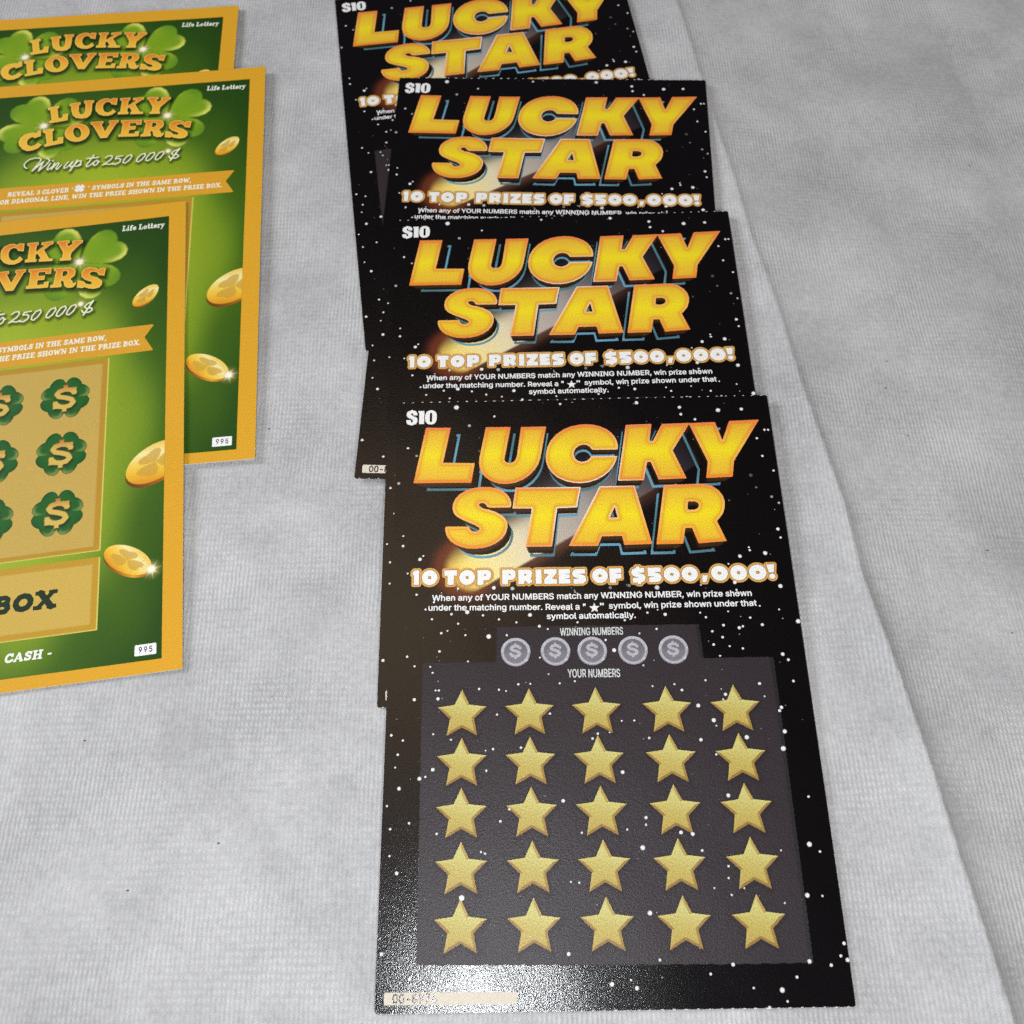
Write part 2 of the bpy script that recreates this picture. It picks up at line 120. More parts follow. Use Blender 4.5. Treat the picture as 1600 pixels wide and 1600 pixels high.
DATA['sans']['-'] = [453,[[[337,244],[337,188],[114,188],[114,244]]]]
DATA['sans']['.'] = [188,[[[95,-4],[83,-3],[73,1],[63,9],[55,18],[51,29],[50,41],[51,53],[55,64],[63,73],[73,81],[83,85],[95,87],[107,85],[118,81],[128,73],[135,64],[140,53],[141,41],[140,29],[135,18],[128,9],[118,1],[107,-3]]]]
DATA['sans']['0'] = [453,[[[227,-7],[191,-3],[158,7],[130,24],[105,48],[85,77],[69,113],[57,155],[50,202],[48,254],[50,306],[57,353],[69,395],[85,431],[106,461],[130,484],[159,502],[191,512],[227,516],[262,512],[295,502],[323,484],[348,461],[368,431],[384,395],[396,353],[403,306],[405,254],[403,202],[396,155],[384,113],[368,77],[348,48],[323,24],[295,7],[263,-3]],[[227,50],[250,52],[271,60],[290,74],[306,92],[320,116],[330,144],[338,176],[342,213],[344,254],[342,295],[338,332],[330,365],[320,393],[306,416],[290,435],[271,449],[250,457],[227,460],[203,457],[182,449],[163,435],[147,416],[134,393],[123,365],[115,332],[111,295],[109,254],[111,213],[115,176],[123,144],[134,116],[147,92],[163,74],[182,60],[203,52]]]]
DATA['sans']['1'] = [453,[[[76,0],[76,55],[391,55],[391,0]],[[276,509],[276,0],[212,0],[212,448],[209,448],[86,358],[86,427],[198,509]]]]
DATA['sans']['2'] = [453,[[[64,0],[64,47],[234,229],[252,248],[268,266],[282,282],[294,298],[303,312],[311,327],[316,341],[319,356],[320,371],[319,389],[315,405],[308,419],[298,431],[287,441],[273,449],[258,455],[241,458],[224,460],[205,458],[188,454],[172,447],[159,438],[148,427],[139,413],[132,398],[128,381],[127,362],[66,362],[68,391],[75,418],[86,442],[102,464],[121,482],[143,496],[168,507],[196,513],[225,516],[254,513],[281,507],[306,497],[328,482],[346,465],[361,445],[372,423],[379,398],[381,372],[380,354],[377,336],[371,318],[363,299],[351,280],[336,259],[317,235],[294,209],[267,180],[153,60],[153,57],[389,57],[389,0]]]]
DATA['sans']['3'] = [453,[[[218,-7],[188,-5],[159,1],[133,10],[108,22],[88,38],[70,57],[57,79],[48,104],[44,132],[109,132],[112,115],[118,100],[126,87],[137,76],[150,66],[165,59],[182,54],[200,51],[219,50],[239,51],[258,55],[275,61],[291,69],[304,80],[315,93],[323,108],[328,125],[329,145],[328,163],[323,180],[316,196],[306,211],[292,223],[275,234],[254,241],[229,246],[201,248],[157,248],[157,299],[288,448],[288,452],[70,452],[70,509],[372,509],[372,461],[211,278],[211,289],[247,290],[279,286],[308,276],[333,262],[354,244],[371,222],[383,198],[391,173],[393,145],[390,116],[383,90],[370,66],[354,45],[333,27],[309,12],[281,2],[251,-5]]]]
DATA['sans']['4'] = [453,[[[40,105],[40,158],[247,509],[311,509],[109,166],[109,163],[413,163],[413,105]],[[282,0],[282,121],[282,146],[282,318],[343,318],[343,0]]]]
DATA['sans']['5'] = [453,[[[221,-7],[192,-5],[165,1],[140,11],[118,25],[99,41],[83,60],[71,82],[63,105],[60,130],[122,130],[125,115],[130,102],[138,89],[148,78],[160,68],[173,60],[188,54],[204,51],[221,50],[241,51],[259,56],[276,64],[291,75],[304,89],[314,104],[322,122],[326,141],[328,162],[326,183],[321,203],[314,221],[303,237],[290,251],[275,262],[257,270],[238,275],[218,277],[201,276],[184,273],[167,268],[152,262],[139,255],[128,246],[67,253],[96,509],[366,509],[366,452],[151,452],[134,301],[136,301],[148,311],[162,318],[178,325],[194,330],[212,333],[229,334],[252,332],[274,328],[294,321],[313,311],[330,299],[345,285],[358,269],[370,251],[379,231],[386,210],[390,187],[391,163],[388,132],[381,102],[369,76],[352,52],[332,32],[309,15],[282,3],[253,-4]]]]
DATA['sans']['6'] = [453,[[[226,-7],[196,-4],[168,3],[142,15],[119,31],[100,51],[84,74],[73,101],[66,130],[64,162],[65,187],[71,212],[80,239],[93,268],[112,302],[137,340],[252,509],[322,509],[151,261],[145,261],[151,270],[157,279],[165,288],[174,295],[184,302],[196,307],[208,311],[221,313],[235,314],[265,312],[291,305],[316,295],[337,280],[355,262],[370,240],[380,215],[387,187],[389,157],[387,127],[379,98],[368,73],[352,50],[333,30],[310,14],[284,3],[257,-4]],[[226,48],[245,50],[263,55],[279,63],[293,73],[304,86],[314,101],[322,119],[326,137],[327,157],[326,178],[322,196],[314,213],[304,228],[293,241],[279,251],[263,259],[245,264],[226,265],[207,264],[190,259],[174,252],[160,241],[148,229],[138,214],[131,197],[126,179],[125,158],[126,138],[131,119],[138,102],[148,86],[160,73],[174,63],[190,55],[207,50]]]]
DATA['sans']['7'] = [453,[[[97,0],[323,448],[323,452],[62,452],[62,509],[391,509],[391,449],[165,0]]]]
DATA['sans']['8'] = [453,[[[226,-7],[193,-5],[163,1],[136,11],[111,25],[91,42],[74,62],[62,84],[54,109],[52,135],[53,156],[58,176],[65,195],[75,212],[87,228],[101,241],[117,252],[134,260],[153,265],[153,267],[129,276],[109,289],[93,308],[80,330],[73,354],[70,380],[73,405],[79,429],[90,450],[106,469],[124,485],[146,498],[170,508],[197,514],[226,516],[255,514],[282,508],[306,498],[328,485],[346,469],[361,450],[373,429],[379,405],[382,380],[379,354],[372,330],[359,308],[343,289],[323,276],[300,267],[300,265],[319,260],[335,252],[351,241],[365,228],[377,212],[387,195],[395,176],[399,156],[401,135],[398,109],[391,84],[378,62],[362,42],[341,25],[317,11],[289,1],[259,-5]],[[226,49],[248,50],[267,54],[285,60],[300,69],[313,79],[323,91],[331,106],[335,121],[337,139],[335,157],[330,173],[322,189],[312,202],[298,213],[283,223],[265,230],[247,234],[226,235],[206,234],[187,230],[169,223],[154,213],[140,202],[130,189],[122,173],[117,157],[115,139],[117,121],[121,106],[129,91],[139,79],[152,69],[167,60],[185,54],[205,50]],[[226,290],[244,291],[260,294],[274,300],[287,308],[298,318],[307,330],[314,344],[318,359],[319,376],[318,392],[314,407],[308,420],[299,432],[288,442],[275,449],[260,455],[244,459],[226,460],[208,459],[192,455],[177,449],[164,442],[153,432],[145,420],[138,407],[134,392],[133,376],[134,359],[138,344],[145,330],[154,318],[165,308],[178,300],[193,294],[209,291]]]]
DATA['sans']['9'] = [453,[[[226,516],[256,513],[285,506],[310,494],[333,478],[352,458],[368,434],[380,408],[387,378],[389,347],[387,322],[382,296],[373,270],[359,240],[340,207],[315,168],[200,0],[130,0],[301,248],[307,248],[302,238],[295,229],[287,221],[278,214],[268,207],[257,202],[245,198],[232,195],[218,195],[188,197],[161,203],[137,214],[116,229],[98,247],[83,269],[72,294],[66,321],[64,352],[66,382],[73,411],[85,436],[101,459],[120,479],[143,494],[168,506],[196,513]],[[226,460],[207,459],[190,454],[174,446],[160,435],[148,423],[138,407],[131,390],[127,372],[125,352],[127,331],[131,313],[138,295],[148,280],[160,268],[174,257],[190,250],[207,245],[226,243],[245,245],[263,249],[279,257],[293,267],[305,280],[314,295],[322,312],[326,330],[327,350],[326,371],[322,390],[314,407],[305,422],[293,435],[279,446],[263,454],[245,459]]]]
DATA['sans']['B'] = [456,[[[60,0],[60,509],[241,509],[274,507],[304,501],[329,491],[350,477],[367,461],[381,442],[390,421],[396,398],[398,374],[397,353],[393,336],[387,320],[378,307],[368,295],[356,286],[343,278],[329,272],[315,267],[315,262],[331,260],[347,254],[363,245],[378,234],[391,220],[402,203],[411,184],[416,161],[418,136],[416,111],[410,88],[400,67],[386,48],[368,31],[344,18],[317,8],[284,2],[247,0]],[[125,57],[245,57],[281,60],[309,67],[330,80],[344,96],[353,115],[355,137],[354,153],[350,169],[342,184],[333,197],[320,209],[306,218],[289,225],[269,229],[248,231],[125,231]],[[125,285],[238,285],[256,287],[273,290],[288,296],[302,304],[314,314],[323,326],[330,340],[335,355],[336,372],[333,393],[326,412],[313,429],[294,442],[270,449],[240,452],[125,452]]]]
DATA['sans']['E'] = [419,[[[60,0],[60,509],[372,509],[372,452],[125,452],[125,286],[355,286],[355,229],[125,229],[125,57],[375,57],[375,0]]]]
DATA['sans']['G'] = [520,[[[269,-7],[225,-3],[185,7],[149,25],[118,49],[91,79],[69,116],[53,157],[43,203],[40,254],[43,305],[53,352],[69,393],[91,429],[117,459],[149,484],[184,501],[223,512],[265,516],[291,514],[316,510],[340,504],[363,494],[384,483],[403,469],[421,453],[436,436],[449,416],[460,395],[468,373],[474,349],[408,349],[402,365],[395,379],[387,393],[378,406],[368,417],[356,427],[344,436],[330,443],[315,448],[300,453],[283,455],[265,456],[236,453],[209,445],[183,432],[160,414],[141,392],[125,364],[113,332],[106,295],[103,254],[106,213],[113,177],[125,145],[141,117],[161,95],[184,76],[210,63],[238,56],[269,53],[296,55],[322,61],[345,71],[365,85],[382,102],[396,123],[407,147],[413,173],[415,202],[434,199],[283,199],[283,256],[478,256],[478,200],[475,160],[466,124],[451,91],[431,62],[406,38],[377,19],[344,5],[308,-4]]]]
DATA['sans']['H'] = [517,[[[60,0],[60,509],[125,509],[125,289],[392,289],[392,509],[457,509],[457,0],[392,0],[392,232],[125,232],[125,0]]]]
DATA['sans']['I'] = [300,[[[31,0],[31,57],[118,57],[118,452],[31,452],[31,509],[269,509],[269,452],[183,452],[183,57],[269,57],[269,0]]]]
DATA['sans']['M'] = [628,[[[60,0],[60,509],[152,509],[277,187],[287,159],[299,123],[311,84],[322,49],[307,49],[318,83],[330,121],[342,158],[352,187],[476,509],[568,509],[568,0],[504,0],[504,291],[504,327],[505,369],[506,413],[507,457],[513,457],[508,441],[503,425],[498,409],[482,363],[467,322],[456,291],[342,0],[286,0],[170,291],[159,321],[145,361],[129,408],[112,457],[119,457],[120,416],[121,372],[122,328],[122,291],[122,0]]]]
DATA['sans']['N'] = [523,[[[60,0],[60,509],[136,509],[343,183],[349,174],[355,163],[363,151],[371,137],[379,122],[388,107],[396,90],[405,73],[414,55],[405,54],[403,72],[402,90],[401,108],[400,126],[399,142],[399,157],[399,195],[399,509],[463,509],[463,0],[387,0],[202,290],[177,331],[168,346],[159,363],[148,381],[108,452],[119,454],[122,384],[124,328],[125,291],[125,0]]]]
DATA['sans']['O'] = [533,[[[267,-7],[225,-3],[186,7],[150,25],[119,49],[92,79],[70,115],[53,157],[44,203],[40,254],[44,305],[53,352],[70,393],[92,429],[119,459],[150,484],[186,501],[225,512],[267,516],[309,512],[348,501],[384,484],[415,459],[442,429],[464,393],[480,352],[490,305],[493,254],[490,203],[480,157],[464,115],[442,79],[415,49],[384,25],[348,7],[309,-3]],[[267,53],[296,55],[324,63],[349,76],[372,94],[392,116],[408,144],[420,176],[428,213],[430,254],[428,295],[420,332],[408,365],[392,392],[372,415],[349,433],[324,446],[296,453],[267,456],[237,453],[210,445],[184,433],[161,415],[142,392],[125,364],[113,332],[106,295],[103,254],[106,213],[113,176],[125,144],[142,117],[161,94],[184,76],[210,63],[237,55]]]]
DATA['sans']['R'] = [449,[[[60,0],[60,509],[236,509],[273,506],[305,500],[333,489],[356,473],[376,455],[390,433],[401,408],[407,381],[409,352],[407,323],[401,296],[390,271],[376,250],[356,232],[333,217],[305,206],[273,200],[236,198],[96,198],[96,255],[234,255],[258,256],[280,260],[298,267],[313,276],[325,287],[334,300],[340,316],[344,333],[345,352],[344,371],[340,389],[334,405],[325,419],[313,430],[298,440],[279,446],[258,451],[233,452],[125,452],[125,0]],[[353,0],[230,229],[303,229],[428,0]]]]
DATA['sans']['S'] = [447,[[[224,-9],[188,-7],[156,-1],[128,9],[102,23],[81,40],[64,60],[51,83],[42,109],[38,137],[104,137],[108,118],[114,102],[123,88],[136,76],[150,66],[166,59],[185,53],[204,50],[224,49],[246,50],[267,54],[286,60],[303,69],[317,79],[329,92],[338,106],[344,122],[346,139],[344,154],[340,168],[332,179],[322,189],[310,197],[296,205],[280,211],[263,217],[245,222],[184,239],[145,253],[112,269],[86,289],[67,313],[56,341],[52,372],[54,400],[62,425],[75,448],[92,468],[113,484],[138,498],[165,508],[195,514],[227,516],[259,514],[289,508],[316,498],[340,484],[360,468],[377,449],[390,427],[398,403],[401,378],[337,378],[332,402],[320,421],[302,437],[280,449],[254,456],[225,459],[204,457],[185,454],[167,448],[152,440],[139,430],[129,418],[121,405],[117,391],[115,376],[117,359],[122,345],[131,334],[142,324],[155,315],[169,308],[184,302],[198,297],[212,293],[264,279],[279,275],[295,270],[312,264],[328,256],[344,248],[359,238],[372,226],[384,213],[395,198],[402,180],[407,161],[408,139],[406,112],[399,87],[386,64],[370,43],[349,25],[323,11],[294,0],[261,-7]]]]
DATA['sans']['U'] = [517,[[[259,-8],[220,-6],[186,2],[154,15],[126,33],[103,55],[85,80],[71,108],[63,140],[60,173],[60,509],[124,509],[124,178],[126,155],[132,133],[141,113],[153,95],[169,80],[187,68],[208,59],[232,53],[259,52],[285,53],[309,59],[331,68],[349,80],[364,95],[377,113],[385,133],[391,155],[393,178],[393,509],[457,509],[457,173],[454,140],[446,108],[433,80],[414,55],[391,33],[363,15],[332,2],[297,-6]]]]
DATA['sans']['W'] = [686,[[[155,0],[16,509],[82,509],[163,196],[167,179],[172,162],[175,145],[187,94],[190,76],[194,58],[197,40],[189,40],[193,58],[196,76],[200,94],[203,111],[207,128],[211,145],[224,196],[306,509],[380,509],[462,196],[466,179],[470,162],[474,145],[486,94],[490,76],[494,58],[497,40],[488,40],[492,58],[495,76],[499,94],[503,111],[506,128],[510,145],[523,196],[603,509],[670,509],[530,0],[455,0],[368,323],[362,345],[357,368],[351,391],[346,417],[341,445],[336,475],[350,475],[345,446],[340,420],[335,395],[330,371],[324,347],[318,323],[230,0]]]]
DATA['sans']['Y'] = [472,[[[203,0],[203,208],[16,509],[91,509],[192,344],[203,327],[213,309],[222,292],[231,274],[240,254],[250,230],[224,230],[233,254],[242,275],[251,293],[260,310],[270,327],[280,344],[381,509],[455,509],[268,208],[268,0]]]]
DATA['sans']['a'] = [389,[[[160,-9],[137,-7],[115,-3],[94,5],[76,15],[60,29],[48,45],[38,63],[32,84],[30,108],[32,128],[36,146],[43,161],[53,174],[64,184],[78,193],[92,200],[108,206],[125,211],[143,214],[161,217],[178,220],[234,227],[247,229],[257,231],[265,235],[271,240],[274,246],[276,255],[276,257],[275,272],[272,285],[267,297],[260,307],[251,315],[240,322],[227,327],[212,330],[196,331],[178,330],[163,327],[149,322],[137,316],[127,309],[118,301],[110,292],[104,283],[100,274],[41,291],[51,313],[64,331],[79,346],[95,358],[114,368],[133,375],[153,380],[173,383],[194,384],[208,384],[223,382],[239,379],[255,375],[271,369],[286,360],[300,350],[312,336],[322,320],[330,301],[335,278],[337,251],[337,0],[277,0],[277,52],[272,52],[267,43],[260,34],[252,25],[242,16],[229,8],[215,1],[199,-4],[181,-7]],[[170,45],[192,47],[211,51],[228,59],[242,68],[254,80],[263,93],[270,108],[274,122],[276,138],[276,190],[272,187],[267,184],[259,182],[251,180],[241,178],[231,176],[200,171],[175,168],[161,166],[147,163],[134,159],[122,153],[112,147],[103,139],[97,130],[93,118],[92,105],[93,93],[96,82],[102,72],[109,64],[119,57],[130,52],[142,48],[156,46]]]]
DATA['sans']['b'] = [424,[[[229,-8],[208,-7],[189,-3],[172,4],[159,12],[147,21],[138,31],[130,41],[123,50],[118,59],[112,59],[112,0],[53,0],[53,509],[114,509],[114,319],[118,319],[123,327],[130,336],[137,346],[147,355],[158,364],[171,373],[188,379],[207,383],[229,384],[259,382],[287,374],[313,361],[335,342],[354,320],[370,293],[381,261],[388,227],[390,189],[388,151],[381,116],[370,84],[355,57],[336,34],[313,16],[288,3],[260,-6]],[[220,47],[242,49],[262,55],[279,66],[294,80],[306,97],[316,117],[323,139],[327,163],[328,189],[327,215],[323,239],[316,261],[307,281],[295,298],[280,311],[262,322],[243,328],[220,330],[198,328],[178,322],[161,312],[147,299],[134,282],[125,263],[118,241],[114,216],[113,189],[114,162],[118,138],[125,115],[135,95],[147,78],[162,65],[179,55],[198,49]]]]
DATA['sans']['c'] = [396,[[[207,-8],[174,-5],[144,3],[117,16],[93,35],[72,58],[56,85],[44,116],[37,150],[34,187],[37,225],[44,260],[56,291],[72,318],[93,341],[117,360],[144,374],[174,382],[207,384],[226,384],[243,381],[260,377],[276,371],[291,364],[305,356],[318,346],[330,335],[340,322],[349,308],[356,293],[362,277],[303,262],[300,272],[295,281],[290,289],[284,297],[278,304],[270,311],[261,316],[252,321],[242,325],[231,328],[220,329],[207,330],[184,328],[163,321],[145,310],[130,296],[118,278],[108,258],[102,236],[98,212],[96,187],[98,163],[102,139],[108,117],[118,97],[130,80],[145,66],[163,55],[184,49],[207,46],[220,47],[232,49],[243,52],[253,55],[262,60],[271,66],[279,73],[285,80],[292,89],[297,98],[301,107],[304,117],[363,102],[357,86],[350,70],[341,56],[331,43],[319,32],[306,21],[292,12],[277,5],[261,-1],[244,-5],[226,-7]]]]
DATA['sans']['d'] = [424,[[[195,-8],[165,-6],[137,3],[111,16],[89,34],[70,57],[55,84],[43,116],[36,151],[34,189],[36,227],[43,261],[55,293],[70,320],[89,342],[112,361],[137,374],[165,382],[196,384],[218,383],[237,379],[253,373],[267,364],[278,355],[287,346],[295,336],[301,327],[306,319],[311,319],[311,509],[372,509],[372,0],[313,0],[313,59],[307,59],[301,50],[295,41],[287,31],[277,21],[266,12],[252,4],[236,-3],[217,-7]],[[205,47],[226,49],[246,55],[263,65],[278,78],[290,95],[299,115],[306,138],[310,162],[312,189],[310,216],[306,241],[300,263],[290,282],[278,299],[263,312],[246,322],[227,328],[205,330],[182,328],[162,322],[145,311],[130,298],[118,281],[108,261],[102,239],[98,215],[96,189],[98,163],[102,139],[109,117],[118,97],[130,80],[145,66],[162,55],[182,49]]]]
DATA['sans']['e'] = [404,[[[212,-8],[177,-5],[145,3],[117,16],[92,35],[72,58],[56,85],[44,116],[37,150],[34,187],[36,224],[44,258],[55,290],[71,317],[91,340],[115,359],[142,373],[172,382],[205,384],[226,383],[246,380],[266,374],[285,366],[303,355],[319,341],[334,324],[347,305],[357,282],[365,256],[370,227],[371,194],[371,169],[75,169],[75,221],[338,221],[310,202],[308,226],[304,248],[298,269],[288,286],[277,301],[263,314],[246,323],[227,328],[205,330],[183,328],[164,323],[146,313],[131,301],[119,286],[109,270],[102,251],[97,231],[96,211],[96,178],[98,151],[102,127],[110,106],[121,88],[135,73],[151,61],[169,53],[190,48],[212,46],[227,47],[241,49],[254,53],[265,58],[276,65],[285,73],[294,82],[300,93],[306,105],[365,91],[358,72],[348,55],[335,39],[320,26],[302,14],[283,4],[261,-3],[237,-7]]]]
DATA['sans']['f'] = [254,[[[228,379],[228,327],[6,327],[6,379]],[[81,0],[81,432],[82,452],[87,470],[96,486],[107,499],[120,510],[135,519],[152,525],[169,529],[187,530],[201,530],[212,529],[222,527],[231,525],[238,523],[243,521],[227,468],[215,472],[209,473],[202,474],[195,474],[178,472],[164,468],[154,460],[147,449],[143,435],[142,419],[142,0]]]]
DATA['sans']['g'] = [425,[[[207,-151],[180,-149],[156,-146],[134,-140],[114,-132],[97,-122],[82,-110],[70,-97],[59,-84],[51,-69],[101,-41],[107,-49],[114,-57],[122,-66],[131,-74],[142,-82],[154,-88],[169,-93],[187,-96],[207,-97],[236,-95],[261,-87],[282,-75],[298,-58],[308,-34],[311,-6],[311,68],[306,68],[301,60],[294,51],[287,41],[277,32],[266,23],[252,16],[236,10],[217,6],[195,5],[165,7],[138,14],[113,27],[90,43],[71,65],[55,90],[43,120],[36,154],[34,191],[36,229],[43,263],[55,293],[71,320],[90,342],[112,361],[138,374],[166,382],[196,384],[218,383],[237,379],[253,373],[267,365],[279,356],[288,346],[296,336],[302,327],[308,319],[313,319],[313,379],[372,379],[372,-9],[370,-40],[363,-67],[350,-90],[334,-109],[314,-124],[291,-136],[265,-144],[237,-149]],[[205,59],[227,61],[246,66],[264,75],[278,87],[290,103],[300,121],[307,142],[311,166],[312,193],[311,219],[307,242],[300,264],[291,283],[279,299],[264,312],[247,322],[227,328],[205,330],[182,328],[163,322],[145,312],[130,298],[118,282],[109,262],[102,241],[98,218],[96,193],[98,167],[102,144],[109,123],[118,104],[131,88],[145,76],[163,66],[183,61]]]]
DATA['sans']['h'] = [410,[[[114,227],[114,0],[53,0],[53,509],[114,509],[114,287],[102,287],[116,319],[132,344],[152,362],[175,374],[200,382],[227,384],[252,383],[275,377],[295,369],[313,356],[328,340],[341,321],[350,298],[355,271],[357,240],[357,0],[296,0],[296,235],[293,263],[286,286],[273,304],[256,318],[235,326],[210,329],[192,328],[176,324],[161,317],[147,308],[136,297],[126,283],[119,266],[115,248]]]]
DATA['sans']['i'] = [167,[[[53,0],[53,379],[114,379],[114,0]],[[84,443],[73,444],[63,448],[54,455],[47,463],[43,472],[41,483],[43,494],[47,504],[54,512],[63,518],[73,522],[84,524],[95,522],[105,518],[114,512],[121,504],[125,494],[126,483],[125,472],[121,463],[114,455],[105,448],[95,444]]]]
DATA['sans']['l'] = [189,[[[139,-2],[112,0],[91,8],[74,20],[62,37],[55,59],[53,84],[53,509],[114,509],[114,99],[114,83],[117,71],[120,62],[126,57],[135,53],[146,52],[160,53],[170,54],[181,3],[162,-1],[154,-2],[147,-2]]]]
DATA['sans']['m'] = [610,[[[53,0],[53,379],[112,379],[112,295],[108,295],[114,314],[122,331],[132,346],[144,358],[158,368],[172,376],[187,382],[203,385],[219,386],[245,383],[268,375],[287,361],[303,342],[314,320],[321,295],[312,295],[318,312],[326,329],[337,343],[350,356],[364,366],[381,375],[398,381],[417,385],[437,386],[458,385],[478,380],[497,372],[514,361],[529,346],[541,328],[550,307],[555,283],[557,255],[557,0],[496,0],[496,254],[493,279],[485,298],[473,313],[456,323],[438,329],[419,330],[402,329],[387,326],[374,320],[363,312],[353,302],[345,290],[340,277],[336,263],[335,247],[335,0],[274,0],[274,260],[272,280],[265,297],[253,311],[238,322],[220,328],[199,330],[185,329],[171,326],[158,320],[145,312],[135,302],[126,289],[119,274],[115,257],[114,238],[114,0]]]]
DATA['sans']['n'] = [410,[[[114,227],[114,0],[53,0],[53,379],[112,379],[112,287],[102,287],[116,319],[132,344],[152,362],[175,374],[200,382],[227,384],[252,383],[275,377],[295,369],[313,356],[328,340],[341,321],[350,298],[355,271],[357,240],[357,0],[296,0],[296,235],[293,263],[286,286],[273,304],[256,318],[235,326],[210,329],[192,328],[176,324],[161,317],[147,308],[136,297],[126,283],[119,266],[115,248]]]]
DATA['sans']['o'] = [415,[[[207,-8],[174,-5],[144,3],[117,16],[93,35],[72,58],[56,85],[44,116],[37,150],[34,187],[37,225],[44,260],[56,291],[72,318],[93,341],[117,360],[144,374],[174,382],[207,384],[241,382],[271,374],[299,360],[323,341],[343,318],[359,291],[371,260],[379,225],[381,187],[379,150],[371,116],[359,85],[343,58],[323,35],[299,16],[271,3],[241,-5]],[[207,46],[231,49],[252,55],[270,66],[285,80],[298,97],[307,117],[314,139],[318,163],[319,187],[318,212],[314,236],[307,258],[298,278],[285,296],[270,310],[252,321],[231,328],[207,330],[184,328],[163,321],[145,310],[130,296],[118,278],[108,258],[102,236],[98,212],[96,187],[98,163],[102,139],[108,117],[118,97],[130,80],[145,66],[163,55],[184,49]]]]
DATA['sans']['p'] = [424,[[[53,-143],[53,379],[112,379],[112,319],[118,319],[123,327],[130,336],[137,346],[147,355],[158,364],[171,373],[188,379],[207,383],[229,384],[259,382],[287,374],[313,361],[335,342],[354,320],[370,293],[381,261],[388,227],[390,189],[388,151],[381,116],[370,84],[355,57],[336,34],[313,16],[288,3],[260,-6],[229,-8],[208,-7],[189,-3],[173,4],[159,12],[147,21],[138,31],[130,41],[124,50],[118,59],[114,59],[114,-143]],[[220,47],[242,49],[262,55],[279,66],[294,80],[306,97],[316,117],[323,139],[327,163],[328,189],[327,215],[323,239],[316,261],[307,281],[295,298],[280,311],[262,322],[243,328],[220,330],[198,328],[178,322],[161,312],[147,299],[134,282],[125,263],[118,241],[114,216],[113,189],[114,162],[118,138],[125,115],[135,95],[147,78],[162,65],[179,55],[198,49]]]]
DATA['sans']['r'] = [259,[[[53,0],[53,379],[112,379],[112,321],[115,321],[124,339],[137,354],[152,367],[171,377],[191,383],[213,385],[229,384],[243,384],[243,322],[230,324],[223,325],[215,326],[207,326],[190,324],[174,321],[159,315],[146,306],[135,296],[126,284],[119,269],[115,254],[114,237],[114,0]]]]
DATA['sans']['s'] = [365,[[[182,-8],[157,-7],[133,-3],[112,3],[93,12],[76,24],[62,38],[50,54],[41,73],[36,94],[94,107],[101,87],[111,72],[124,60],[141,52],[160,47],[181,45],[206,47],[227,53],[244,62],[258,74],[265,88],[268,103],[266,115],[262,126],[254,136],[243,144],[229,150],[212,155],[149,170],[118,180],[92,192],[72,208],[58,227],[50,249],[47,274],[49,295],[55,314],[65,332],[79,347],[95,360],[115,370],[137,378],[161,383],[187,384],[212,383],[234,379],[254,372],[271,363],[286,352],[299,339],[309,324],[318,308],[324,290],[268,277],[262,291],[254,304],[243,316],[228,325],[210,331],[187,333],[166,331],[147,326],[131,317],[119,305],[111,292],[109,277],[110,264],[115,253],[124,243],[136,235],[152,229],[172,223],[229,209],[261,200],[287,187],[306,171],[320,153],[328,131],[331,107],[329,85],[323,65],[312,47],[298,31],[281,18],[260,6],[236,-2],[210,-7]]]]
DATA['sans']['t'] = [227,[[[204,379],[204,327],[6,327],[6,379]],[[65,471],[126,471],[126,98],[127,83],[130,70],[136,61],[144,55],[156,51],[170,50],[185,51],[202,54],[213,2],[207,0],[200,-2],[192,-3],[184,-3],[176,-4],[168,-4],[138,-1],[113,7],[92,21],[77,41],[68,64],[65,93]]]]
DATA['sans']['u'] = [410,[[[182,-5],[158,-3],[135,2],[115,11],[97,23],[82,39],[69,59],[60,82],[54,109],[53,139],[53,379],[114,379],[114,144],[116,117],[124,94],[137,75],[154,61],[175,53],[200,50],[218,51],[234,55],[249,62],[263,71],[274,83],[283,97],[290,113],[295,132],[296,153],[296,379],[357,379],[357,0],[298,0],[298,92],[307,92],[294,60],[277,35],[257,17],[234,5],[209,-3]]]]
DATA['sans']['v'] = [389,[[[163,0],[17,379],[84,379],[165,155],[173,132],[180,110],[187,87],[193,64],[199,42],[206,21],[184,21],[191,42],[197,64],[203,87],[209,110],[216,132],[224,155],[305,379],[371,379],[226,0]]]]
DATA['sans']['w'] = [567,[[[138,0],[23,379],[87,379],[133,214],[140,190],[147,164],[154,137],[161,107],[168,75],[175,41],[165,41],[172,74],[179,105],[186,135],[192,163],[199,189],[206,214],[252,379],[316,379],[362,214],[368,189],[375,163],[382,136],[388,106],[395,75],[402,41],[391,41],[399,75],[406,106],[413,135],[420,163],[427,189],[434,214],[480,379],[545,379],[429,0],[368,0],[319,172],[305,225],[300,243],[295,262],[291,280],[277,338],[291,338],[277,280],[263,225],[258,207],[253,189],[248,172],[199,0]]]]
DATA['sans']['y'] = [389,[[[47,-139],[61,-86],[71,-87],[83,-89],[94,-90],[104,-89],[113,-86],[122,-81],[130,-74],[138,-64],[145,-51],[151,-36],[163,-1],[17,379],[84,379],[165,155],[173,132],[180,109],[187,87],[193,64],[199,42],[206,21],[184,21],[190,42],[196,64],[202,87],[209,110],[216,132],[224,155],[305,379],[371,379],[204,-58],[196,-77],[187,-93],[177,-107],[165,-119],[153,-128],[139,-136],[125,-141],[109,-144],[91,-145],[82,-145],[73,-144],[65,-143],[57,-142],[52,-140]]]]
DATA['sans']['z'] = [380,[[[42,0],[42,46],[254,320],[254,323],[48,323],[48,379],[333,379],[333,331],[126,60],[126,56],[339,56],[339,0]]]]

